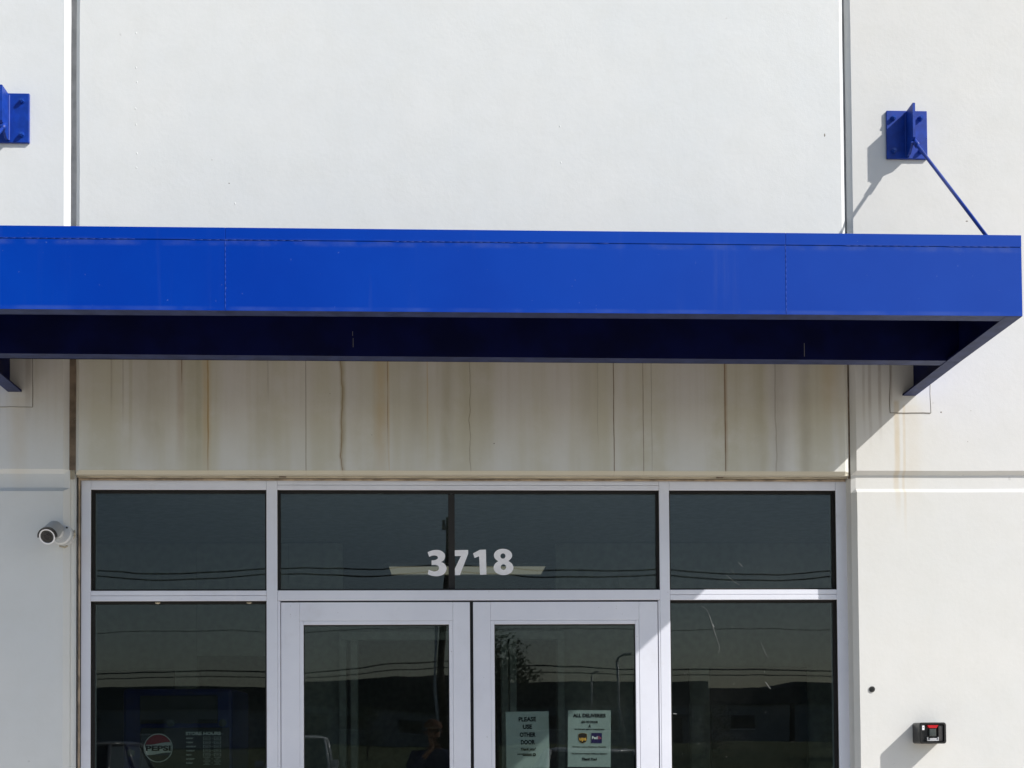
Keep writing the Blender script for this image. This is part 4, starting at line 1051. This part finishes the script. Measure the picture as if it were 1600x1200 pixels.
# ------------------------------------------------------------------ the photographer, seen only mirrored in the glass
pr = thing('person', 'person in brown cap and dark blue shirt holding up a phone, mirrored in left door', 'person', (-.10, -6.86, 0))
M['skin'] = simple('skin', (0.30, 0.17, 0.11), 0.55); M['shirt'] = simple('dark_blue_cloth', (0.02, 0.03, 0.09), 0.85); M['trous'] = simple('dark_trousers', (0.03, 0.03, 0.035), 0.9); M['cap'] = simple('brown_cap_cloth', (0.16, 0.075, 0.04), 0.85); M['capw'] = simple('pale_cap_piping', (0.5, 0.42, 0.33), 0.8)
def skin(name, verts, edges, mat, parent, sub=2, root=0):
    me = bpy.data.meshes.new(name); me.from_pydata([v[:3] for v in verts], edges, []); o = bpy.data.objects.new(name, me); COL.objects.link(o)
    md = o.modifiers.new('skin', 'SKIN'); md.use_smooth_shade = True
    for i, v in enumerate(verts):
        sv = me.skin_vertices[0].data[i]; rx = v[3]; ry = v[4] if len(v) > 4 else v[3]; sv.radius = (rx, ry); sv.use_root = (i == root)
    s2 = o.modifiers.new('sub', 'SUBSURF'); s2.levels = sub; s2.render_levels = sub
    dg = bpy.context.evaluated_depsgraph_get(); me2 = bpy.data.meshes.new_from_object(o.evaluated_get(dg)); bpy.data.objects.remove(o)
    me2.name = name; me2.materials.clear(); me2.materials.append(mat)
    for p in me2.polygons: p.use_smooth = True
    o = bpy.data.objects.new(name, me2); COL.objects.link(o); o.parent = parent
    return o
# person faces +Y (towards the building); phone lens is at local (.05,.56,1.6)
bv = [(0, 0, .98, .15, .11), (0, .0, 1.18, .13, .10), (0, -.01, 1.38, .16, .11), (0, 0, 1.49, .08, .07), (0, .01, 1.56, .055, .055), (0, .03, 1.64, .07, .085), (0, .035, 1.72, .078, .095), (0, .03, 1.79, .06, .07),
      (.18, -.01, 1.44, .055), (.30, .12, 1.24, .042), (.26, .34, 1.42, .032), (.205, .47, 1.53, .024),
      (-.18, -.01, 1.44, .055), (-.22, .12, 1.24, .042), (-.10, .34, 1.42, .032), (-.005, .47, 1.53, .024),
      (.10, .0, .90, .085), (.11, .01, .50, .055), (.12, -.02, .10, .038), (.12, .14, .04, .035),
      (-.10, .0, .90, .085), (-.11, .01, .50, .055), (-.12, -.02, .10, .038), (-.12, .14, .04, .035)]
be = [(0, 1), (1, 2), (2, 3), (3, 4), (4, 5), (5, 6), (6, 7), (2, 8), (8, 9), (9, 10), (10, 11), (2, 12), (12, 13), (13, 14), (14, 15), (0, 16), (16, 17), (17, 18), (18, 19), (0, 20), (20, 21), (21, 22), (22, 23)]
skin('body', bv, be, M['skin'], pr)
sv_ = [(0, 0, .92, .17, .125), (0, 0, 1.18, .15, .12), (0, -.01, 1.38, .18, .13), (0, 0, 1.50, .09, .08), (.19, -.01, 1.44, .068), (.30, .12, 1.24, .056), (-.19, -.01, 1.44, .068), (-.22, .12, 1.24, .056), (.255, .36, 1.435, .043), (-.09, .36, 1.435, .043)]
skin('shirt', sv_, [(0, 1), (1, 2), (2, 3), (2, 4), (4, 5), (2, 6), (6, 7), (5, 8), (7, 9)], M['shirt'], pr)
tv = [(0, 0, .95, .155, .12), (.10, 0, .86, .10), (.112, .01, .5, .075), (.12, -.02, .1, .06), (-.10, 0, .86, .10), (-.112, .01, .5, .075), (-.12, -.02, .1, .06)]
skin('trousers', tv, [(0, 1), (1, 2), (2, 3), (0, 4), (4, 5), (5, 6)], M['trous'], pr)
for sg in (-1, 1):
    bm = bmesh.new(); ball(bm, (sg * .12, .07, .045), .05, (.9, 2.4, .9), 14); link('shoe', bm, M['tyre'], pr, True)
    bm = bmesh.new(); ball(bm, (sg * .084, .03, 1.695), .02, (.4, .8, 1.4), 10); link('ear', bm, M['skin'], pr, True)
bm = bmesh.new(); ball(bm, (0, .125, 1.675), .016, (.7, .9, 1.3), 10); link('nose', bm, M['skin'], pr, True)
bm = bmesh.new(); box(bm, -.028, .028, .105, .118, 1.632, 1.642, .003); link('mouth', bm, M['cap'], pr)
for sg in (-1, 1):
    bm = bmesh.new(); ball(bm, (sg * .032, .118, 1.705), .022, (1.1, .45, .75), 12); link('sunglass_lens', bm, M['lens'], pr, True)
bm = bmesh.new(); tube(bm, [(-.084, .04, 1.712), (-.055, .115, 1.712), (.055, .115, 1.712), (.084, .04, 1.712)], .004, 6); link('sunglass_frame', bm, M['black'], pr)
bm = bmesh.new(); ball(bm, (0, .02, 1.745), .098, (1, 1.12, .92), 24)
bmesh.ops.delete(bm, geom=[v for v in bm.verts if v.co.z < 1.735], context='VERTS'); link('cap_crown', bm, M['cap'], pr, True)
bm = bmesh.new(); pts = [(.085 * math.cos(a), .075 + .115 * math.sin(a)) for a in [PI * i / 14 for i in range(15)]]
v0 = [bm.verts.new((a, b, 1.742 - 1.6 * (a * a))) for a, b in pts]; v1 = [bm.verts.new((a, b, 1.748 - 1.6 * (a * a))) for a, b in pts]
bm.faces.new(v0); bm.faces.new(v1[::-1])
for i in range(15): bm.faces.new((v0[i], v0[(i + 1) % 15], v1[(i + 1) % 15], v1[i]))
bmesh.ops.triangulate(bm, faces=[f for f in bm.faces if len(f.verts) > 4]); link('cap_brim', bm, M['capw'], pr, True)
# hands round the phone
ph = Vector((.10, .535, 1.6))
def hand(sg):
    wx = ph.x + sg * .095; base = Vector((ph.x + sg * .105, .47, 1.535)); v = [(base.x, base.y, base.z, .024, .018), (ph.x + sg * .10, .50, 1.572, .030, .016), (ph.x + sg * .098, .515, 1.60, .030, .014)]
    e = [(0, 1), (1, 2)]
    for k, (dz, ln) in enumerate(((.034, .9), (.014, 1.05), (-.006, 1.0), (-.024, .8))):
        i = len(v); v += [(ph.x + sg * .102, .528, 1.60 + dz, .0085), (ph.x + sg * (.102 - .012 * ln), .548, 1.60 + dz + .004, .008), (ph.x + sg * (.102 - .034 * ln), .550, 1.60 + dz + .006, .0065)]
        e += [(2, i), (i, i + 1), (i + 1, i + 2)]
    i = len(v); v += [(ph.x + sg * .085, .500, 1.575, .010), (ph.x + sg * .066, .512, 1.590, .0085), (ph.x + sg * .052, .520, 1.603, .007)]; e += [(1, i), (i, i + 1), (i + 1, i + 2)]
    skin('hand', v, e, M['skin'], pr, 1)
hand(1); hand(-1)
fn = thing('phone', 'black phone held sideways by the person mirrored in left door glass', 'phone', (0.0, -6.324, 1.6))
bm = bmesh.new(); box(bm, -.078, .078, -.0045, .0045, -.038, .038, .004, 2); link('case', bm, M['black'], fn)
B('screen', -.072, .072, -.0056, -.0047, -.034, .034, M['lens'], fn)
bm = bmesh.new(); cyl(bm, (0.0, .0046, 0), (0.0, .0065, 0), .008, .008, 16); link('lens', bm, M['lens'], fn)
